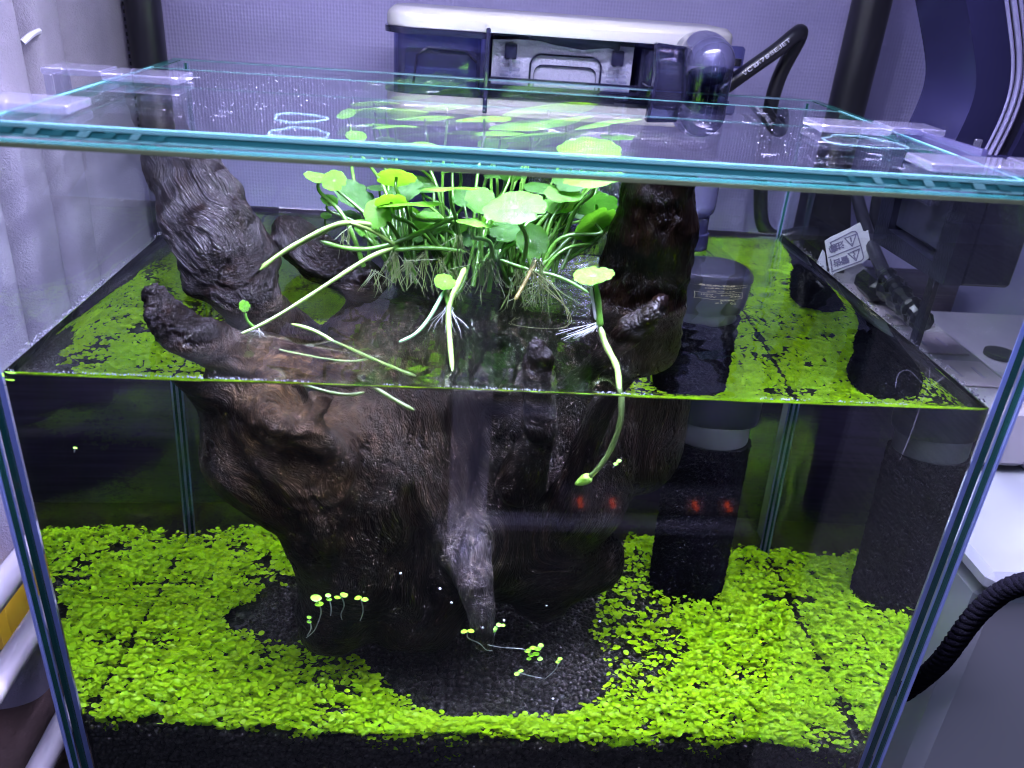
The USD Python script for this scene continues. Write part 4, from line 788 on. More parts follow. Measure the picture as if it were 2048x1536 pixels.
for d in (.0142, .0168, .0194):
    c = off(left, d); part(lp, 'trim_line', tube(np.stack([c[:, 0], np.full(len(c), .0748), c[:, 1]], 1), .0008 if d != .0168 else .0011, 6), plain('satin_trim_%d' % (d * 1e4), (.10, .10, .16), .18))
part(lp, 'arm_outer_shell', prism(band(.0251, .062), -.040, 0, XZ2(.0735)), BLACK_GLOSS, smooth=30)
part(lp, 'lamp_head', bx(-.190, .190, -.110, .140, .4486, .4640, .004), BLACK_GLOSS)
LED_M = mat('led_board', {'w': ('layer_weight', dict(blend=.5)), 'c': ('math', dict(math_type='subtract', value1=1.0)), 'pw': ('math', dict(math_type='power', value2=LAMP_BEAM)),
    'st': ('math', dict(math_type='multiply', value2=LAMP_POWER)), 'e': ('emission', dict(color=LAMP))},
    [('w.facing', 'c.value2'), ('c.value', 'pw.value1'), ('pw.value', 'st.value1'), ('st.value', 'e.strength')], 'e.emission')
for x in (-.122, .0, .122):
    part(lp, 'led_board', (np.array([(x - .060, -.100, .4480), (x + .060, -.100, .4480), (x + .060, .130, .4480), (x - .060, .130, .4480)]), np.array([(0, 2, 1), (0, 3, 2)])), LED_M, smooth=False)
LED_D = mat('led_dot', {'w': ('layer_weight', dict(blend=.5)), 'c': ('math', dict(math_type='subtract', value1=1.0)), 'pw': ('math', dict(math_type='power', value2=2.0)),
    'st': ('math', dict(math_type='multiply', value2=900.0)), 'e': ('emission', dict(color=(.80, .80, 1.0)))},
    [('w.facing', 'c.value2'), ('c.value', 'pw.value1'), ('pw.value', 'st.value1'), ('st.value', 'e.strength')], 'e.emission')
for x in (-.10, -.06, -.02, .02, .06, .10):
    for y in (-.02, .10):
        part(lp, 'led_dot', lathe([(0, .4474), (.0030, .4474), (.0030, .4477), (0, .4477)], (x, y, 0), 14), LED_D, smooth=False)
part(lp, 'head_neck', bx(.186, .196, .0735, .1130, .4400, .4484, .002), BLACK_GLOSS)
pa, pb = at(1803, 251, X=.1610), at(1971, 300, X=.1610)
sp_ = solo('smoky_guard_plate', prism(Polygon([(pa[1], pa[2]), (pb[1], pb[2]), (pb[1], LZ0 + .0010), (pa[1], LZ0 + .0010)]), .1600, .1622, YZf(0)), smoky('smoky_plate', (.40, .38, .58), (.07, .07, .14), .35), 'smoky translucent plate standing along the right edge of the lid', 'plate')

# ------------------------------------------------------------------ right of the tank: bin, box, power strip, plug, tag, rope
BIN = plain('matt_white_bin', (.22, .24, .25), .45)
bn = thing('storage_bin', 'large matt white plastic storage bin right of the tank', 'storage bin')
part(bn, 'bin_wall', bx(.206, .452, .005, .312, -.30, .128, .006), BIN)
part(bn, 'bin_rim', bx(.2035, .455, .002, .315, .1285, .1385, .003), BIN)
cbx = thing('cardboard_box', 'flat lavender cardboard box lying beside the power strip', 'box')
part(cbx, 'box_body', bx(.2700, .4300, .01, .290, .1390, .1490, .002), PANEL)
part(cbx, 'box_seam', bx(.2900, .2906, .02, .285, .1491, .1494), plain('box_seam_line', (.36, .32, .44), .8))
solo('dark_felt_pad', prism(Point(0, 0).buffer(.0098, quad_segs=12), 0, .003, frame(at(1999, 712, Z=.1495), V(1, 0, 0), V(0, 1, 0), V(0, 0, 1))), plain('dark_grey_felt', (.03, .03, .045), .95, bump=(900, .001)), 'round dark felt pad on the lavender cardboard box', 'pad')
st_ = thing('power_strip', 'white multi-socket power strip lying along the right side of the tank', 'power strip')
sa, sb_ = at(1856, 625, Z=.176), at(2008, 745, Z=.176); dr = sb_ - sa; dr /= np.linalg.norm(dr); nr = V(-dr[1], dr[0], 0) if dr[0] < 0 else V(dr[1], -dr[0], 0)
if nr[0] > 0: nr = -nr                                                # towards the tank
fr = frame(sa, dr, -nr, V(0, 0, 1))
if np.linalg.det(fr[:3, :3]) < 0: fr = frame(sa, dr, nr, V(0, 0, 1)); SG = 1
else: SG = -1
def loc_box(a0, a1, b0, b1, z0, z1, bev):
    b0, b1 = sorted((SG * b0, SG * b1)); v, f = bx(a0, a1, b0, b1, z0, z1, bev); return v @ fr[:3, :3].T + fr[:3, 3], f
part(st_, 'strip_body', loc_box(-.115, .13, .001, .047, -.034, 0, .0035), WHITE_PL)
for k in range(4):
    a0 = -.048 + .0405 * k
    s1 = part(st_, 'socket_plate', loc_box(a0 + .003, a0 + .034, .008, .041, .0002, .0014, .0009), BEIGE_PL)
    for b0 in (.0165, .0285): part(s1, 'socket_slot', loc_box(a0 + .012, a0 + .025, b0, b0 + .0018, .0013, .00165, .0001), plain('slot_dark_%d_%d' % (k, b0 * 1e4), (.30, .26, .36), .5))
def on_strip(a, b, z): return fr[:3, 3] + fr[:3, :3] @ V(a, SG * b, z)
pl = thing('mains_plug', 'black mains plug with ribbed strain relief pushed into the power strip', 'plug')
part(pl, 'plug_body', loc_box(-.035, -.005, .010, .037, .0020, .0160, .004), RUBBER)
rp = spline([on_strip(-.030, .024, .010), at(1838, 632, X=.214), at(1800, 585, X=.210), at(1768, 545, X=.208)], 60)
part(pl, 'strain_relief', tube(rp, .0052 + .0014 * (np.sin(np.arange(60) * 1.25) > 0) - .0012 * np.linspace(0, 1, 60), 10), RUBBER, smooth=20)
part(pl, 'plug_cable', tube(spline([rp[-1], at(1748, 500, X=.209), at(1730, 450, X=.210), at(1716, 400, X=.212), at(1706, 350, X=.214), at(1704, 300, X=.216)], 40), .0036, 10), RUBBER, smooth=60)
c3 = thing('thin_cable', 'thin black cable hanging behind the clamp beside the white tag', 'cable')
part(c3, 'cable_sheath', tube(spline([at(1758, 380, X=.219), at(1750, 430, X=.220), at(1742, 480, X=.222), at(1745, 515, X=.226)], 30), .0036, 8), RUBBER, smooth=60)
# warning tag wrapped on the plug cable
Yt = .180
tg = thing('warning_tag', 'white paper warning tag folded round the plug cable, printed with two triangles', 'tag')
def tp(u, v, d=0.0): return at(1620 + u / 10.97, 420 + v / 10.97, Y=Yt) - fwd * d
TGF = lambda u, v: tp(u, v)
def tag_sheet(pxs, d0, d1):
    """a piece of the tag given in its own flat outline, laid on the tag's plane"""
    o = tp(800, 850); ex = tp(900, 850) - o; ey = tp(800, 750) - o
    sx, sy = 100 / np.linalg.norm(ex), 100 / np.linalg.norm(ey); ex /= np.linalg.norm(ex); ey = ey - (ey @ ex) * ex; ey /= np.linalg.norm(ey)
    ms = []
    for p in pxs:
        p = affinity.affine_transform(p, [1 / sx, 0, 0, -1 / sy, -800 / sx, 850 / sy])
        for q in getattr(p, 'geoms', [p]):
            v, f = prism(q, d0, d1); n = np.cross(ex, ey); n = n if n @ fwd < 0 else -n
            ms.append((o + v[:, :1] * ex + v[:, 1:2] * ey + v[:, 2:] * n, f))
    return join(ms)
part(tg, 'tag_paper', tag_sheet([Polygon([(285, 680), (420, 590), (700, 450), (970, 290), (1030, 380), (1080, 470), (1130, 480), (1180, 450), (1250, 620), (1320, 810), (1280, 870), (1330, 1000), (1330, 1050), (1200, 1150), (900, 1270), (550, 1420), (400, 1000)])], 0, .0004), plain('white_tag_paper', (.42, .42, .46), .6))
part(tg, 'tag_paper', tag_sheet([Polygon([(330, 900), (390, 960), (520, 1380), (680, 1420), (690, 1536), (500, 1536), (240, 1270)])], -.0030, -.0026), plain('white_tag_back', (.36, .36, .42), .6), 'back flap of the folded tag')
ln = lambda pts, w=11: ribbon(pts, w)
fr_ = [ln([(400, 720), (600, 610), (830, 480), (900, 470), (950, 510), (1090, 780), (1200, 1010), (1205, 1060), (1160, 1110), (560, 1350)], 12), ln([(430, 1040), (640, 955), (1080, 770)], 10)]
fr_ += [ln([(705, 620), (935, 530), (905, 790), (705, 620)], 12), ln([(845, 950), (1075, 845), (1060, 1100), (845, 950)], 12), ln([(825, 600), (870, 700)], 16), Point(885, 735).buffer(15), ln([(940, 910), (1000, 960), (975, 985), (1035, 1060)], 12)]
def tag_text(ch, u, v, h):
    up = V(.39, .92); rt = V(-.92, .39); out = []
    for p in kana(ch, 1.0, 2.0): out.append(affinity.affine_transform(p, [rt[0] * h, up[0] * h, rt[1] * h, up[1] * h, u, v]))
    return out
tx_ = tag_text('注', 690, 680, 175) + tag_text('意', 570, 735, 185) + tag_text('警', 865, 990, 190) + tag_text('告', 710, 1050, 185)
for k, (u, v) in enumerate(((440, 760), (430, 860), (500, 1100), (530, 1180), (560, 1270))): tx_ += [ln([(u - 20, v - 35), (u + 20, v + 45)], 13)]
part(tg, 'tag_print', tag_sheet(fr_ + tx_, .0005, .0006), INK)

# braided rope handle of the bin
ropec = spline([at(1806, 1385, X=.2000), at(1850, 1352, X=.1985), at(1890, 1312, X=.1975), at(1935, 1250, X=.1970), at(1985, 1198, X=.1980), at(2030, 1172, X=.2000), at(2090, 1160, X=.2035)], 120)
tt = np.gradient(ropec, axis=0); tt /= np.linalg.norm(tt, axis=1, keepdims=True); na = np.cross(tt, [1, 0, 0]); na /= np.linalg.norm(na, axis=1, keepdims=True); nbn = np.cross(tt, na)
rope = thing('rope_handle', 'thick black braided rope handle on the side of the white bin', 'rope')
for k in range(4):
    ph = np.arange(120) * .42 + k * np.pi / 2
    part(rope, 'rope_strand', tube(ropec + .0019 * (np.cos(ph)[:, None] * na + np.sin(ph)[:, None] * nbn), .0026, 7), plain('black_rope_%d' % k, (.005, .005, .009), 1.0, bump=(1600, .0006), specular_ior_level=.05), smooth=60)

# ------------------------------------------------------------------ lower left: coated rack tubes, cloth
rk = thing('wire_rack', 'white coated tube rack standing low at the left of the tank', 'rack')
for k, (x, y) in enumerate(((30, 1140), (45, 1288), (108, 1482))):
    p = at(x, y, X=-.2050)
    part(rk, 'rack_tube', tube(np.array([(-.2050, yv, p[2] + .02 * (yv - p[1]) * (k - 1)) for yv in np.linspace(-.02, .16, 8)]), .0058, 16), WHITE_PL, smooth=60)
part(rk, 'rack_upright', tube(np.array([(-.2050, .155, z) for z in (-.30, -.1, .10)]), .0058, 14), WHITE_PL, smooth=60)
uu, vv = np.meshgrid(np.linspace(-.52, -.214, 60), np.linspace(.0, .33, 80), indexing='ij')
cl = -.050 + .020 * (fbm(np.stack([uu * 9, vv * 7, uu * 0], -1), 4, 44) - .5) * 2 + .012 * np.sin(uu * 30 + vv * 18)
cv, cf = grid(np.stack([uu, vv, cl], -1)); cv2 = cv - [0, 0, .004]
solo('purple_cloth', join([(cv, cf), (cv2, cf[:, ::-1])]), plain('grey_purple_cloth', (.10, .085, .14), .95, bump=(500, .0008)), 'crumpled grey purple cloth under the white rack tubes', 'cloth', smooth=True)
yp = at(6, 1185, X=-.235)
solo('yellow_packet', bx(-.262, -.225, yp[1] - .02, yp[1] + .03, yp[2] - .02, yp[2] + .010, .003), plain('yellow_film', (.55, .36, .02), .4), 'small yellow packet behind the upper rack tubes', 'packet')

# ------------------------------------------------------------------ pennywort
def penny_mat(name, dark, light, vein, trans, rough=.16, tw=.38):
    return mat(name, {'a': ('attribute', dict(attribute='leafxy')), 's': ('separate_xyz', {}), 'at': ('math', dict(math_type='arctan2')), 'm9': ('math', dict(math_type='multiply', value2=5.5)),
        'si': ('math', dict(math_type='sine')), 'ab': ('math', dict(math_type='absolute')), 'vr': ('rgb_ramp', {'ramp': [(0, (1, 1, 1)), (.10, (.45, .45, .45)), (.26, (0, 0, 0))]}),
        'ln': ('vector_math', dict(math_type='length')), 'cr': ('rgb_ramp', {'ramp': [(0, (1, 1, 1)), (.07, (.8, .8, .8)), (.16, (.1, .1, .1)), (.5, (0, 0, 0))]}),
        'fd': ('map_range', dict(from_min=0.0, from_max=1.0, to_min=.85, to_max=.15)), 'vm': ('math', dict(math_type='multiply')), 'mx': ('math', dict(math_type='maximum')),
        'n': ('noise_texture', dict(scale=3.2, detail=5.0, roughness=.65)), 'o': ('object_info', {}), 'ad': ('vector_math', dict(math_type='add')),
        'tn': ('rgb_ramp', {'ramp': [(.28, dark), (.72, light)]}), 'mc': ('mix_color', dict(blend_type='mix', b=vein)),
        'n2': ('noise_texture', dict(scale=22.0, detail=3.0)), 'hm': ('math', dict(math_type='multiply_add', value2=-.7)), 'b': ('bump', dict(distance=.0007, strength=.9)),
        'p': ('principled_bsdf', dict(roughness=rough)), 't': ('translucent_bsdf', dict(color=trans)), 'm': ('mix_closure', dict(fac=tw))},
        [('a.vector', 's.vector'), ('s.y', 'at.value1'), ('s.x', 'at.value2'), ('at.value', 'm9.value1'), ('m9.value', 'si.value1'), ('si.value', 'ab.value1'), ('ab.value', 'vr.fac'),
         ('a.vector', 'ln.vector1'), ('ln.value', 'cr.fac'), ('ln.value', 'fd.value'), ('vr.color', 'vm.value1'), ('fd.result', 'vm.value2'), ('vm.value', 'mx.value1'), ('cr.color', 'mx.value2'),
         ('a.vector', 'ad.vector1'), ('o.random', 'ad.vector2'), ('ad.vector', 'n.vector'), ('n.fac', 'tn.fac'), ('tn.color', 'mc.a'), ('mx.value', 'mc.fac'), ('mc.result', 'p.base_color'),
         ('a.vector', 'n2.vector'), ('vm.value', 'hm.value1'), ('n2.fac', 'hm.value3'), ('hm.value', 'b.height'), ('b.normal', 'p.normal'),
         ('p.BSDF', 'm.closure1'), ('t.BSDF', 'm.closure2')], 'm.closure')
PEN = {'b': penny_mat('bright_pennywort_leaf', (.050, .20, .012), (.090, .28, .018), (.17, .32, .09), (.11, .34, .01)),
       'l': penny_mat('lit_lid_pennywort_leaf', (.13, .46, .015), (.22, .62, .02), (.38, .66, .16), (.28, .68, .01)),  # same leaf lightened: the near lamp's light is put into its colour
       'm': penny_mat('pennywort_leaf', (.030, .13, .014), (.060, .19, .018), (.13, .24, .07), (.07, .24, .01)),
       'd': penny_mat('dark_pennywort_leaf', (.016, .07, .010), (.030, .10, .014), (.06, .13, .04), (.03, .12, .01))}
STEM = plain('pennywort_stem', (.038, .11, .012), .32, var=(60, .25), subsurface_weight=.0)
STEM_PALE = plain('pale_runner', (.085, .145, .03), .35, var=(45, .25))
ROOT = plain('fine_root', (.050, .075, .02), .5)
ROOT_PALE = plain('white_root', (.20, .22, .21), .4)
r6 = np.random.default_rng(31)
def leaf_mesh(c, n, ra, rb, maj, lobes=None, wav=.06, cup=.10, seed=0):
    """round leaf with scalloped edge: half axes ra along maj and rb across"""
    q = np.random.default_rng(seed); n = n / np.linalg.norm(n); maj = maj - (maj @ n) * n; maj /= np.linalg.norm(maj); mi = np.cross(n, maj)
    K = 56; th_ = np.linspace(0, 2 * np.pi, K, endpoint=False); lobes = lobes or q.integers(8, 13); ph = q.uniform(0, 6)
    sc = 1 - .045 * abs(np.sin(lobes * th_ / 2 + ph)) ** 6 * 1.6 + .03 * np.sin(2 * th_ + ph) + .02 * np.sin(3 * th_ + 2 * ph)
    notch = 1 - .22 * np.exp(-((np.angle(np.exp(1j * (th_ - ph)))) / .10) ** 2); sc = sc * notch
    fr_ = [0.10, .28, .50, .72, .88, 1.0]; pts = [c + 0 * n]; xy = [(0, 0, 0)]
    for s in fr_:
        rr_ = s * (1 + (sc - 1) * s ** 3)
        h = (-cup * s ** 2 + .07 * np.exp(-(s / .18) ** 2) * 0 + wav * s ** 3 * (np.sin(2 * th_ + ph * 2) * .6 + np.sin(5 * th_ + ph) * .35) - .10 * np.exp(-(s / .2) ** 2)) * ra
        p = c + (ra * rr_ * np.cos(th_))[:, None] * maj + (rb * rr_ * np.sin(th_))[:, None] * mi + h[:, None] * n
        pts.append(p); xy += [(s * math.cos(t), s * math.sin(t), 0) for t in th_]
    v = np.vstack([pts[0][None]] + pts[1:]); f = [(0, 1 + j, 1 + (j + 1) % K) for j in range(K)]
    for i in range(len(fr_) - 1):
        a, b = 1 + i * K, 1 + (i + 1) * K
        for j in range(K):
            j2 = (j + 1) % K; f += [(a + j, b + j, b + j2), (a + j, b + j2, a + j2)]
    return v, np.array(f), np.array(xy, float)
def px_leaf(par, x, y, a, b, tilt=0., Y=None, Z=None, m='m', name='leaf', under=False, label=None, wav=.06, stem=None, stem_r=.0011, lobes=None, cup=.10):
    c = at(x, y, Y=Y, Z=Z); v = CAM - c; dist = (c - CAM) @ fwd; v /= np.linalg.norm(v); t = math.radians(tilt)
    maj = math.cos(t) * RT - math.sin(t) * UP; mi = math.sin(t) * RT + math.cos(t) * UP; k = min(.98, b / a)
    n = (k if not under else -k) * v + math.sqrt(1 - k * k) * mi
    r = a * dist / F
    ms = leaf_mesh(c, n, r, r * r6.uniform(.92, 1.0), maj, seed=int(x * 7 + y), wav=wav, lobes=lobes, cup=cup)
    part(par, name, ms[:2], PEN[m], label, smooth=True, prim={'leafxy': ms[2]})
    if stem is not None:
        e_ = np.array(stem, float); n = n / np.linalg.norm(n); nn = n if n[2] > 0 else -n
        mid = (c + e_) / 2 + V(r6.normal(0, .004), r6.normal(0, .003), .006)
        part(par, 'stem', tube(spline([c - nn * .0008 - n * 0.0, c - nn * .006, mid, e_], 16), np.linspace(.6, 1.0, 16) * stem_r, 7), STEM, smooth=60)
    return c
pw = thing('pennywort_clump', 'clump of bright green pennywort with round leaves on thin stems above the driftwood', 'water plant')
BASE = [at(x, y, Y=Y_) for x, y, Y_ in ((720, 520, .100), (790, 545, .098), (850, 540, .102), (905, 560, .098), (960, 560, .100), (1020, 560, .104), (1075, 548, .100), (1120, 535, .106), (1010, 530, .120), (880, 520, .122))]
def base_near(x): 
    k = int(np.argmin([abs(x * .62 + 935 * .38 - q) + r6.uniform(0, 60) for q in (720, 790, 850, 905, 960, 1020, 1075, 1120, 1010, 880)])); return BASE[k] + r6.normal(0, .003, 3)
# leaves pressed up under the lid (seen through it)
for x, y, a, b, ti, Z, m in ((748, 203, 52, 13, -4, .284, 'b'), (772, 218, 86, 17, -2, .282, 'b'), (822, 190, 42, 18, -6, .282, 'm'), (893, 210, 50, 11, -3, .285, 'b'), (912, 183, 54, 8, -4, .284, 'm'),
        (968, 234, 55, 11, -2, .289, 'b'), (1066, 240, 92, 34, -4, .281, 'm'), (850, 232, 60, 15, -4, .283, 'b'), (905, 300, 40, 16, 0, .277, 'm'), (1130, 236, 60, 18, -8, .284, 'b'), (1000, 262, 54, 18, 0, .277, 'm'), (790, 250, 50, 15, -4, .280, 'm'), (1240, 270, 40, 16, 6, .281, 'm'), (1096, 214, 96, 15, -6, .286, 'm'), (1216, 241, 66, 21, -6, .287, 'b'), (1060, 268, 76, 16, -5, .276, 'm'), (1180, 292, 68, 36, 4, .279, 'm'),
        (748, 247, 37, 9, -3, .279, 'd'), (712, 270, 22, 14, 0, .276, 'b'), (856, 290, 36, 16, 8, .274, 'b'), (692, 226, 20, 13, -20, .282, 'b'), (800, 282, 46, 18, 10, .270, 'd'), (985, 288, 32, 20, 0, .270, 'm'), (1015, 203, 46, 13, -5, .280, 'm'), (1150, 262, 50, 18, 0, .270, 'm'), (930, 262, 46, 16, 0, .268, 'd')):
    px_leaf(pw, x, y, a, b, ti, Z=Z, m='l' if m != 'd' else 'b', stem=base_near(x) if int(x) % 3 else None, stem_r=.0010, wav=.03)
# leaves in front, seen through the front pane
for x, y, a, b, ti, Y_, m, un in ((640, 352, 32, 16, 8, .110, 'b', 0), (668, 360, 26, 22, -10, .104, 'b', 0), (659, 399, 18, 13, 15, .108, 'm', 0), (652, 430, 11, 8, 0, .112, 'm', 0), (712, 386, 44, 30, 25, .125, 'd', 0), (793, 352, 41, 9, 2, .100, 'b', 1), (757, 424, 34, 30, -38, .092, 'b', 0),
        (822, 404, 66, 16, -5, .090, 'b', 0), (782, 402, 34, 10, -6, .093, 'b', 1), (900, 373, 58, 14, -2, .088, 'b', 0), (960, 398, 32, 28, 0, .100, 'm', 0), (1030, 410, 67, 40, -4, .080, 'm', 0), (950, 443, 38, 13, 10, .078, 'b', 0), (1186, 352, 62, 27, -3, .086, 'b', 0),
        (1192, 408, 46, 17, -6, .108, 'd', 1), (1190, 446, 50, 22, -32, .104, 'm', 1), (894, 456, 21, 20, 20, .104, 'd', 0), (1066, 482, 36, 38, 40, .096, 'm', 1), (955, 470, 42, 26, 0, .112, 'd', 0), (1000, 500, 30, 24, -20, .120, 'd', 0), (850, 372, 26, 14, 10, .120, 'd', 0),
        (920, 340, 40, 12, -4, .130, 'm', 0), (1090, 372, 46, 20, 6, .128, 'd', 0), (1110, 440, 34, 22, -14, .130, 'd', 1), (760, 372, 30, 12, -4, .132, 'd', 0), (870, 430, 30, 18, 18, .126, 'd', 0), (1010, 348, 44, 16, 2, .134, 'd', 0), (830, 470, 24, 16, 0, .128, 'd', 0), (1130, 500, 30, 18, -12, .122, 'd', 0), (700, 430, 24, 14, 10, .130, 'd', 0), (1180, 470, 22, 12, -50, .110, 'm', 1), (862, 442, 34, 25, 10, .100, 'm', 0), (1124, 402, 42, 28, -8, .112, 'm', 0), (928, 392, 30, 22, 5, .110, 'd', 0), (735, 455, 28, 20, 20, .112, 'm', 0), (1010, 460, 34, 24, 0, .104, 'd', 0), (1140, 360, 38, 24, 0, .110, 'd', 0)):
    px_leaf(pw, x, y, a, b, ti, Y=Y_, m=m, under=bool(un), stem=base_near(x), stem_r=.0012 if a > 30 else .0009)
# leaves deeper in the clump
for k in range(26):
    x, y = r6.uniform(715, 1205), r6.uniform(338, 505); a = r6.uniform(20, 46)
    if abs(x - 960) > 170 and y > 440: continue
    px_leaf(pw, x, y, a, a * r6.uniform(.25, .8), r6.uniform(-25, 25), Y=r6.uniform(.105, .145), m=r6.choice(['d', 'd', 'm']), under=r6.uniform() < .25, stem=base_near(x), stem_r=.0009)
# more bare stalks between the leaves
for k in range(5):
    x0 = r6.uniform(740, 1170); b_ = base_near(x0); t_ = at(x0 + r6.normal(0, 18), r6.uniform(330, 400), Y=r6.uniform(.10, .135))
    part(pw, 'stem', tube(spline([t_, (t_ + b_) / 2 + V(r6.normal(0, .006), 0, .002), b_], 14), np.linspace(.0006, .0010, 14), 6), STEM, smooth=60)
def runner(par, pts, r0, r1, m_=None, nm='runner', n=36): 
    part(par, nm, tube(spline([at(x, y, Y=Y_) if u == 'a' else wat(x, y, Y=Y_) for u, x, y, Y_ in pts], n), np.linspace(r0, r1, n) * .62 * np.clip(np.linspace(0, 1, n) / .07 + .4, 0, 1) * np.clip((1 - np.linspace(0, 1, n)) / .07 + .4, 0, 1) * (1 + .07 * np.sin(np.arange(n) * .9 + pts[0][1])), 8), m_ or STEM_PALE, smooth=60)
def roots(par, px, py, Y_, n, L, spread, r=.00022, m_=None, dirx=0, mode='a', dy=1.0):
    ms = []
    for k in range(n):
        ang = r6.normal(0, spread); l_ = L * r6.uniform(.5, 1.15); p0 = (px + r6.normal(0, 4), py + r6.normal(0, 3))
        fn = at if mode == 'a' else wat
        pts = [fn(p0[0] + (dirx * s + math.sin(ang) * s) * l_ + math.sin(s * 5 + k) * l_ * .05, p0[1] + s * l_ * math.cos(ang) * dy, Y=Y_ - .004 * s + r6.normal(0, .0006)) for s in (0, .3, .65, 1)]
        ms.append(tube(spline(pts, 10), np.linspace(r, r * .5, 10), 4))
    part(par, 'root_tuft', ms, m_ or ROOT, smooth=60)
# rhizomes and runners of the clump
runner(pw, [('a', 520, 540, .064), ('a', 560, 508, .068), ('a', 640, 462, .078), ('a', 690, 446, .086), ('a', 760, 452, .092)], .0014, .0019)
runner(pw, [('a', 524, 531, .066), ('a', 600, 488, .074), ('a', 680, 448, .086)], .0011, .0014)
runner(pw, [('a', 640, 482, .080), ('a', 690, 496, .084), ('a', 760, 494, .090), ('a', 860, 456, .094), ('a', 915, 430, .100)], .0016, .0021, STEM)
runner(pw, [('a', 850, 458, .094), ('a', 900, 520, .098), ('a', 935, 560, .100)], .0016, .0018, STEM)
runner(pw, [('a', 790, 500, .088), ('a', 860, 496, .090), ('a', 930, 505, .096)], .0018, .0018, STEM)
runner(pw, [('a', 700, 446, .086), ('a', 745, 462, .090), ('a', 790, 490, .090)], .0012, .0014)
runner(pw, [('a', 1000, 520, .098), ('a', 1060, 540, .094), ('a', 1120, 555, .090), ('a', 1176, 585, .084)], .0016, .0014, STEM)
runner(pw, [('a', 1030, 600, .080), ('a', 1052, 560, .086), ('a', 1072, 520, .092)], .0014, .0016, plain('brown_rhizome', (.12, .10, .03), .5))
runner(pw, [('a', 955, 470, .100), ('a', 940, 520, .098), ('a', 925, 570, .092), ('a', 905, 600, .088)], .0011, .0013, STEM)
for x, y, n, L, s in ((690, 470, 8, 46, .5), (700, 455, 6, 44, .6), (790, 505, 18, 70, .35), (815, 520, 14, 70, .4), (850, 505, 14, 80, .4), (880, 520, 12, 70, .5), (920, 470, 12, 90, .35), (905, 540, 12, 60, .5), (975, 520, 16, 80, .5), (1035, 540, 16, 90, .5), (1075, 520, 18, 90, .45), (1090, 560, 12, 80, .7), (750, 540, 8, 50, .5)):
    roots(pw, x, y, .090, n, L, s, m_=ROOT)
part(pw, 'root_tangle', [tube(spline([at(x + 1070 + r6.normal(0, 6), y + 560, Y=.078) for x, y in ((-40, 80), (-50, 110), (0, 128), (60, 120), (70, 70), (30, 20), (-10, -20))], 30), .00018, 4) for _ in range(3)], plain('olive_root', (.07, .08, .025), .5))
# submerged runners under the clump, seen through the surface
runner(pw, [('a', 582, 648, .050), ('w', 640, 672, .046), ('w', 720, 706, .040), ('w', 800, 740, .034), ('w', 832, 752, .032)], .0013, .0015, STEM_PALE, 'runner')
runner(pw, [('w', 540, 695, .042), ('w', 620, 712, .040), ('w', 700, 722, .040), ('w', 735, 718, .042)], .0010, .0012, STEM_PALE, 'runner')
# single shoots floating free of the clump
sh = thing('runner_shoot', 'long pale pennywort runner with tiny curled leaf, reaching left over the driftwood horn', 'water plant')
runner(sh, [('a', 414, 690, .040), ('a', 500, 660, .049), ('a', 590, 610, .060), ('a', 690, 545, .074), ('a', 745, 512, .082), ('a', 786, 496, .086)], .0008, .0019)
px_leaf(sh, 489, 612, 12, 17, 60, Y=.050, m='b', wav=.18, lobes=7)
runner(sh, [('a', 490, 624, .050), ('a', 494, 640, .050), ('a', 512, 658, .0505)], .0009, .0011, STEM, 'stem', 12)
roots(sh, 514, 660, .050, 9, 30, .8, r=.00010, m_=ROOT_PALE)
sh = thing('runner_shoot', 'middle pennywort shoot with one small round leaf and straight pale runner pointing down', 'water plant')
px_leaf(sh, 890, 562, 22, 18, 12, Y=.045, m='b', lobes=9)
runner(sh, [('a', 890, 574, .045), ('a', 893, 600, .044), ('a', 898, 616, .043)], .0010, .0012, STEM, 'stem', 12)
runner(sh, [('a', 930, 536, .070), ('a', 912, 575, .054), ('a', 898, 612, .043), ('a', 898, 660, .036), ('a', 905, 742, .020)], .0020, .0016)
runner(sh, [('a', 888, 582, .046), ('a', 862, 630, .038), ('a', 830, 668, .031), ('a', 798, 684, .028)], .0013, .0009, plain('bluish_stem', (.09, .22, .09), .35), 'side_runner', 24)
roots(sh, 898, 614, .043, 16, 62, .45, r=.00010, m_=ROOT_PALE)
sh = thing('runner_shoot', 'pennywort shoot with one bright scalloped leaf at right whose runner dives below the waterline', 'water plant')
px_leaf(sh, 1187, 549, 41, 23, -3, Y=.042, m='b', lobes=12, cup=.02, label='bright scalloped leaf')
runner(sh, [('a', 1190, 560, .042), ('a', 1196, 600, .041), ('a', 1199, 635, .040), ('a', 1200, 655, .039)], .0016, .0024, STEM, 'stem', 16)
runner(sh, [('a', 1182, 575, .041), ('a', 1187, 610, .041), ('a', 1192, 640, .040)], .0010, .0011, ROOT_PALE, 'stem', 12)
dz = surf(np.array(at(1245, 760, Z=HW)[0]), np.array(.012))
runner(sh, [('a', 1200, 652, .039), ('a', 1212, 690, .034), ('a', 1232, 730, .024), ('w', 1238, 770, .0135), ('w', 1243, 820, .0085), ('w', 1230, 880, .009), ('w', 1198, 935, .010), ('w', 1172, 960, .010)], .0021, .0017, n=60)
part(sh, 'runner_tip', tube(spline([wat(1180, 953, Y=.010), wat(1166, 962, Y=.0105), wat(1150, 969, Y=.0105)], 10), [.0016, .0022, .0024, .0024, .0022, .0020, .0018, .0014, .001, .0004], 8), plain('green_tip', (.24, .52, .05), .35), smooth=60)
roots(sh, 1196, 650, .040, 26, 62, .30, r=.00010, m_=ROOT_PALE, dirx=-.85, dy=.45)

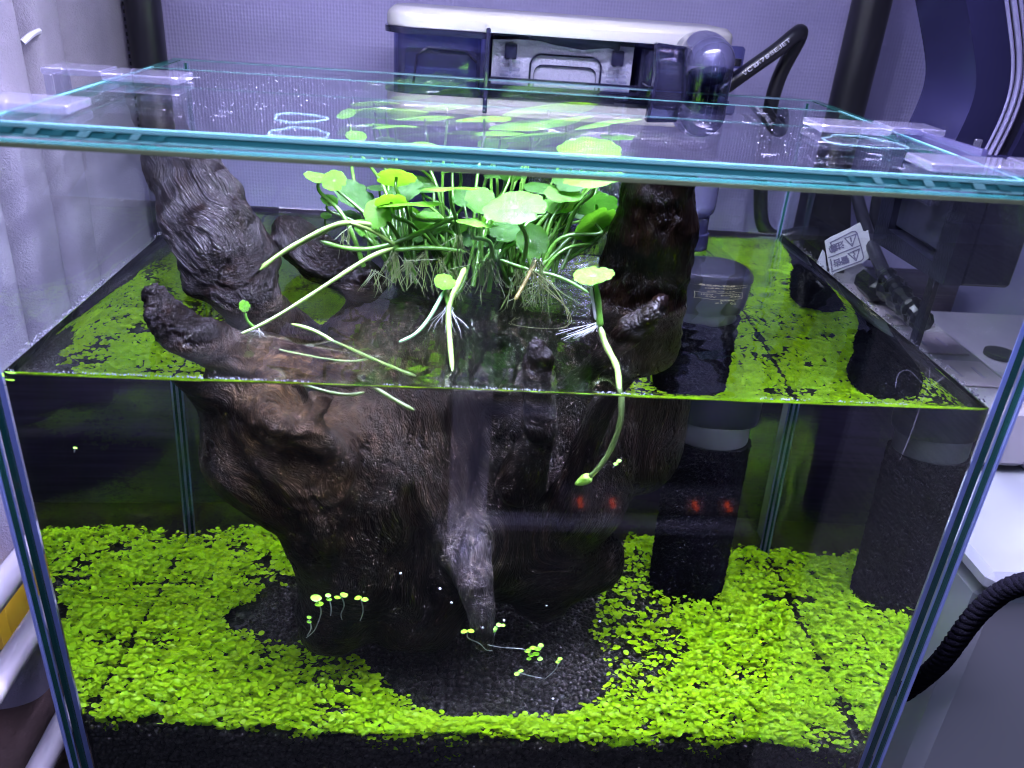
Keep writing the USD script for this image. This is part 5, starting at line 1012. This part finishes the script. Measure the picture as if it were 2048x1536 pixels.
# ------------------------------------------------------------------ loose seedlings, beads of air, bits
SEED = plain('seedling_leaf', (.24, .62, .02), .35)
def seedling(label, leaves, stem_px, Y_, root=None):
    t_ = thing('seedling', label, 'seedling')
    for x, y, a, b, ti in leaves:
        c = wat(x, y, Y=Y_); q = wat(x + a, y, Y=Y_); r = np.linalg.norm(q - c); v = CAM - c; v = v / np.linalg.norm(v)
        k = min(.97, b / a); t = math.radians(ti); maj = math.cos(t) * RT - math.sin(t) * UP; mi = math.sin(t) * RT + math.cos(t) * UP
        ms = leaf_mesh(c, k * v + math.sqrt(1 - k * k) * mi, r, r, maj, lobes=2, seed=int(x), wav=.03, cup=.05)
        part(t_, 'leaf', ms[:2], SEED, smooth=True)
    part(t_, 'stalk', tube(spline([wat(x, y, Y=Y_ + .0004) for x, y in stem_px], 14), np.linspace(.00035, .0002, 14), 5), ROOT_PALE, smooth=60)
seedling('tiny seedling with the largest round leaf, leftmost in the row on the driftwood', [(632, 1196, 11, 9, 0), (638, 1208, 9, 6, -10)], [(634, 1202), (642, 1222), (636, 1245), (628, 1262), (612, 1276)], .022)
seedling('tiny seedling with two stacked leaves, second from left in the driftwood row', [(656, 1191, 6, 5, 0), (658, 1199, 6, 4, 0)], [(657, 1195), (662, 1215), (661, 1232)], .022)
seedling('tiny seedling with raised right leaf, third from left in the driftwood row', [(675, 1195, 7, 4, 5), (688, 1190, 8, 6, 20)], [(682, 1193), (688, 1212), (682, 1228), (684, 1240)], .022)
seedling('tiny seedling with two level leaves, rightmost in the row on the driftwood', [(716, 1196, 8, 5, -10), (730, 1199, 7, 5, 0)], [(722, 1200), (726, 1222), (720, 1242)], .022)
seedling('tiny seedling with two small leaves below the row, at the left of the driftwood base', [(618, 1235, 5, 4, 0), (618, 1244, 5, 4, 0)], [(618, 1240), (622, 1256), (614, 1272)], .022)
seedling('drifting seedling with two pale leaves and curved white roots before the wood tip', [(928, 1263, 7, 5, -10), (942, 1262, 7, 5, 15)], [(935, 1266), (936, 1276), (960, 1288), (972, 1300), (985, 1302)], .030)
seedling('drifting sprig of four leaves just right of the hanging wood tip', [(990, 1257, 6, 5, 0), (998, 1250, 6, 5, 10), (1006, 1251, 5, 4, 0), (988, 1262, 5, 4, 0)], [(992, 1260), (988, 1272), (984, 1280)], .034)
seedling('larger drifting sprig of many leaves over the dark hollow', [(1056, 1302, 7, 5, 0), (1066, 1296, 7, 5, 10), (1076, 1298, 7, 5, -10), (1082, 1291, 6, 5, 20), (1062, 1310, 7, 5, 0), (1072, 1308, 7, 5, 0), (1080, 1318, 6, 5, 20), (1058, 1318, 5, 4, 0)], [(1066, 1312), (1050, 1300), (1010, 1296), (975, 1290)], .030)
seedling('small drifting pair of leaves low in the dark hollow', [(1034, 1348, 6, 5, 0), (1042, 1342, 5, 4, 0)], [(1038, 1346), (1060, 1352), (1085, 1357)], .028)
seedling('small drifting seedling with a long pale root right of the dark hollow', [(1120, 1318, 5, 4, 0), (1116, 1324, 5, 4, 0)], [(1118, 1322), (1110, 1340), (1090, 1358)], .030)
seedling('small seedling held by the pane under the diving runner at right', [(1238, 922, 5, 4, 0), (1232, 928, 5, 4, 10)], [(1234, 928), (1226, 936)], .006)
seedling('pair of specks like half seedlings on the left pane', [(150, 896, 4, 3, 0)], [(150, 898), (148, 905)], .012)
seedling('tiny seedling stuck in the front left corner at the waterline', [(8, 752, 7, 4, 0), (22, 756, 8, 3, 0)], [(14, 756), (14, 768), (4, 775)], .002)
AIR = plain('white_snail_egg', (.80, .80, .85), .4)
for x, y, lb in ((801, 1147, 'highest, over the left of the driftwood'), (880, 1178, 'left of the hanging wood'), (903, 1206, 'just under the speck left of the hanging wood'), (1008, 1241, 'right of the hanging wood tip'), (1200, 1243, 'at right among the thin carpet'), (1093, 1212, 'small and dim, over the dark right root'), (966, 1256, 'on the hanging wood tip'), (1106, 1398, 'lowest, over the soil hollow')):
    c = wat(x, y, Y=.004); r_ = .00055 if x != 1093 else .0004
    solo('white_speck', arr(trimesh.creation.icosphere(2, r_).apply_translation(c)), AIR, 'tiny white speck on the front pane, ' + lb, 'speck', smooth=True)
# fine hairs on the right of the surface
HAIR = plain('pale_hair', (.22, .22, .27), .4)
solo('pale_hair', tube(spline([at(1791, 775, Y=.0018), at(1800, 745, Y=.006), at(1818, 741, Y=.006), at(1838, 760, Y=.004), at(1862, 770, Y=.004), at(1888, 752, Y=.006)], 40), .000035, 4), HAIR, 'fine curly pale hair lying on the water at the right', 'hair')
solo('pale_hair', tube(spline([at(1860, 735, Y=-.0062), at(1856, 770, Y=-.0062), at(1845, 800, Y=-.0062), at(1828, 850, Y=-.0062), at(1800, 920, Y=-.0062)], 30), .000035, 4), HAIR, 'long straight pale hair hanging down across the waterline at the right', 'hair')
# scum line of dried crust along the left and right panes at the water's edge
for s_, lab in ((-1, 'pale dried crust along the left pane at the waterline'), (1, 'dark wet crust along the right pane at the waterline')):
    ms = []
    for k in range(300 if s_ < 0 else 260):
        y = r6.uniform(.004, D - .004); z = HW + .0030 + abs(r6.normal(0, .0011)); s = r6.uniform(.00012, .00045)
        ms.append((ico.vertices * [.0002, s * 1.6, s] + [s_ * (W - .0003), y, z], ico.faces))
    solo('waterline_crust', ms, plain('pale_crust' if s_ < 0 else 'dark_crust', (.12, .12, .16) if s_ < 0 else (.03, .03, .04), .5), lab, 'crust', kind='stuff')
ms = []
for k in range(560):
    x = r6.uniform(-W + .002, W - .03); s = r6.uniform(.00009, .00024)
    if noise(V(x * 90, 0, 3), 8) < .38: continue
    ms.append((ico.vertices * s + [x, .0004, HW + .0032 + abs(r6.normal(0, .0003))], ico.faces))
solo('waterline_bubbles', ms, plain('white_foam', (.35, .37, .42), .3), 'row of tiny white bubbles along the front pane at the waterline', 'bubbles', kind='stuff')
# falling sheet of water from the spillway
FALL = mat('falling_water', {'g': ('geometry', {}), 'mp': ('mapping', dict(scale=(1, 1, .10))), 'n': ('noise_texture', dict(scale=260.0, detail=4.0)), 'b': ('bump', dict(distance=.003, strength=1.0)),
    'gl': ('glass_bsdf', dict(color=(.93, .94, 1), IOR=1.333, roughness=.03))}, [('g.position', 'mp.vector'), ('mp.vector', 'n.vector'), ('n.fac', 'b.height'), ('b.normal', 'gl.normal')], 'gl.BSDF')
fx = np.linspace(.012, .070, 50); fz = np.linspace(0, 1, 40); FX, FZ = np.meshgrid(fx, fz, indexing='ij')
FY = .200 - .030 * FZ ** .6 + .0025 * (noise(np.stack([FX * 300, FZ * 3, 0 * FX], -1), 3) - .5); fzz = .266 + (HW - .002 - .266) * FZ
shA = np.stack([FX * (1 - .1 * FZ) + .002, FY, fzz], -1); shB = shA + V(0, .0022, 0)
a1, b1 = grid(shA), grid(shB)
solo('falling_water', trimesh.Trimesh(*join([(a1[0], a1[1]), (b1[0], b1[1][:, ::-1])]), process=False), FALL, 'glittering sheet of water falling from the filter spillway behind the leaves', 'water', smooth=True, kind='structure')
# the room behind the camera, mirrored faintly in the front pane
def mir(x, y, d): p = at(x, y, Y=d); return V(p[0], -p[1], p[2])
DM = .62
fs = thing('white_shelf_frame', 'pale lavender shelf post and rails facing the tank, seen as a faint reflection', 'shelf')
a, b = mir(915, 560, DM), mir(970, 1040, DM)
FRM = plain('pale_frame_paint', (.32, .30, .44), .6)
part(fs, 'post', bx(min(a[0], b[0]), max(a[0], b[0]), -DM - .03, -DM, mir(940, 1062, DM)[2], .55), FRM)
for x0, x1, y0, y1 in ((985, 1110, 818, 832), (972, 1500, 1040, 1062)):
    a, b = mir(x0, y0, DM), mir(x1, y1, DM); part(fs, 'rail', bx(min(a[0], b[0]), max(a[0], b[0]), -DM - .02, -DM + .001, min(a[2], b[2]), max(a[2], b[2])), FRM)
LED = mat('red_neon', {'e': ('emission', dict(color=(1.0, .10, .03), strength=.30))}, [], 'e.emission')
sw = thing('switched_power_strip', 'power strip with glowing red switches, seen as a faint reflection in the glass', 'power strip')
a, b = mir(1120, 985, DM), mir(1490, 1030, DM)
part(sw, 'strip_body', bx(min(a[0], b[0]), max(a[0], b[0]), -DM - .03, -DM - .004, min(a[2], b[2]), max(a[2], b[2]), .002), plain('dim_strip', (.10, .09, .12), .5))
for x in (1160, 1225, 1390, 1455):
    p = mir(x, 1002 + (x - 1160) * .03, DM); part(sw, 'red_switch', bx(p[0] - .003, p[0] + .003, -DM - .003, -DM, p[2] - .0035, p[2] + .0035, .001), LED)
    part(sw, 'switch_bezel', bx(p[0] - .012, p[0] + .012, -DM - .0038, -DM - .0032, p[2] - .011, p[2] + .009), plain('pink_bezel', (.45, .25, .26), .5))
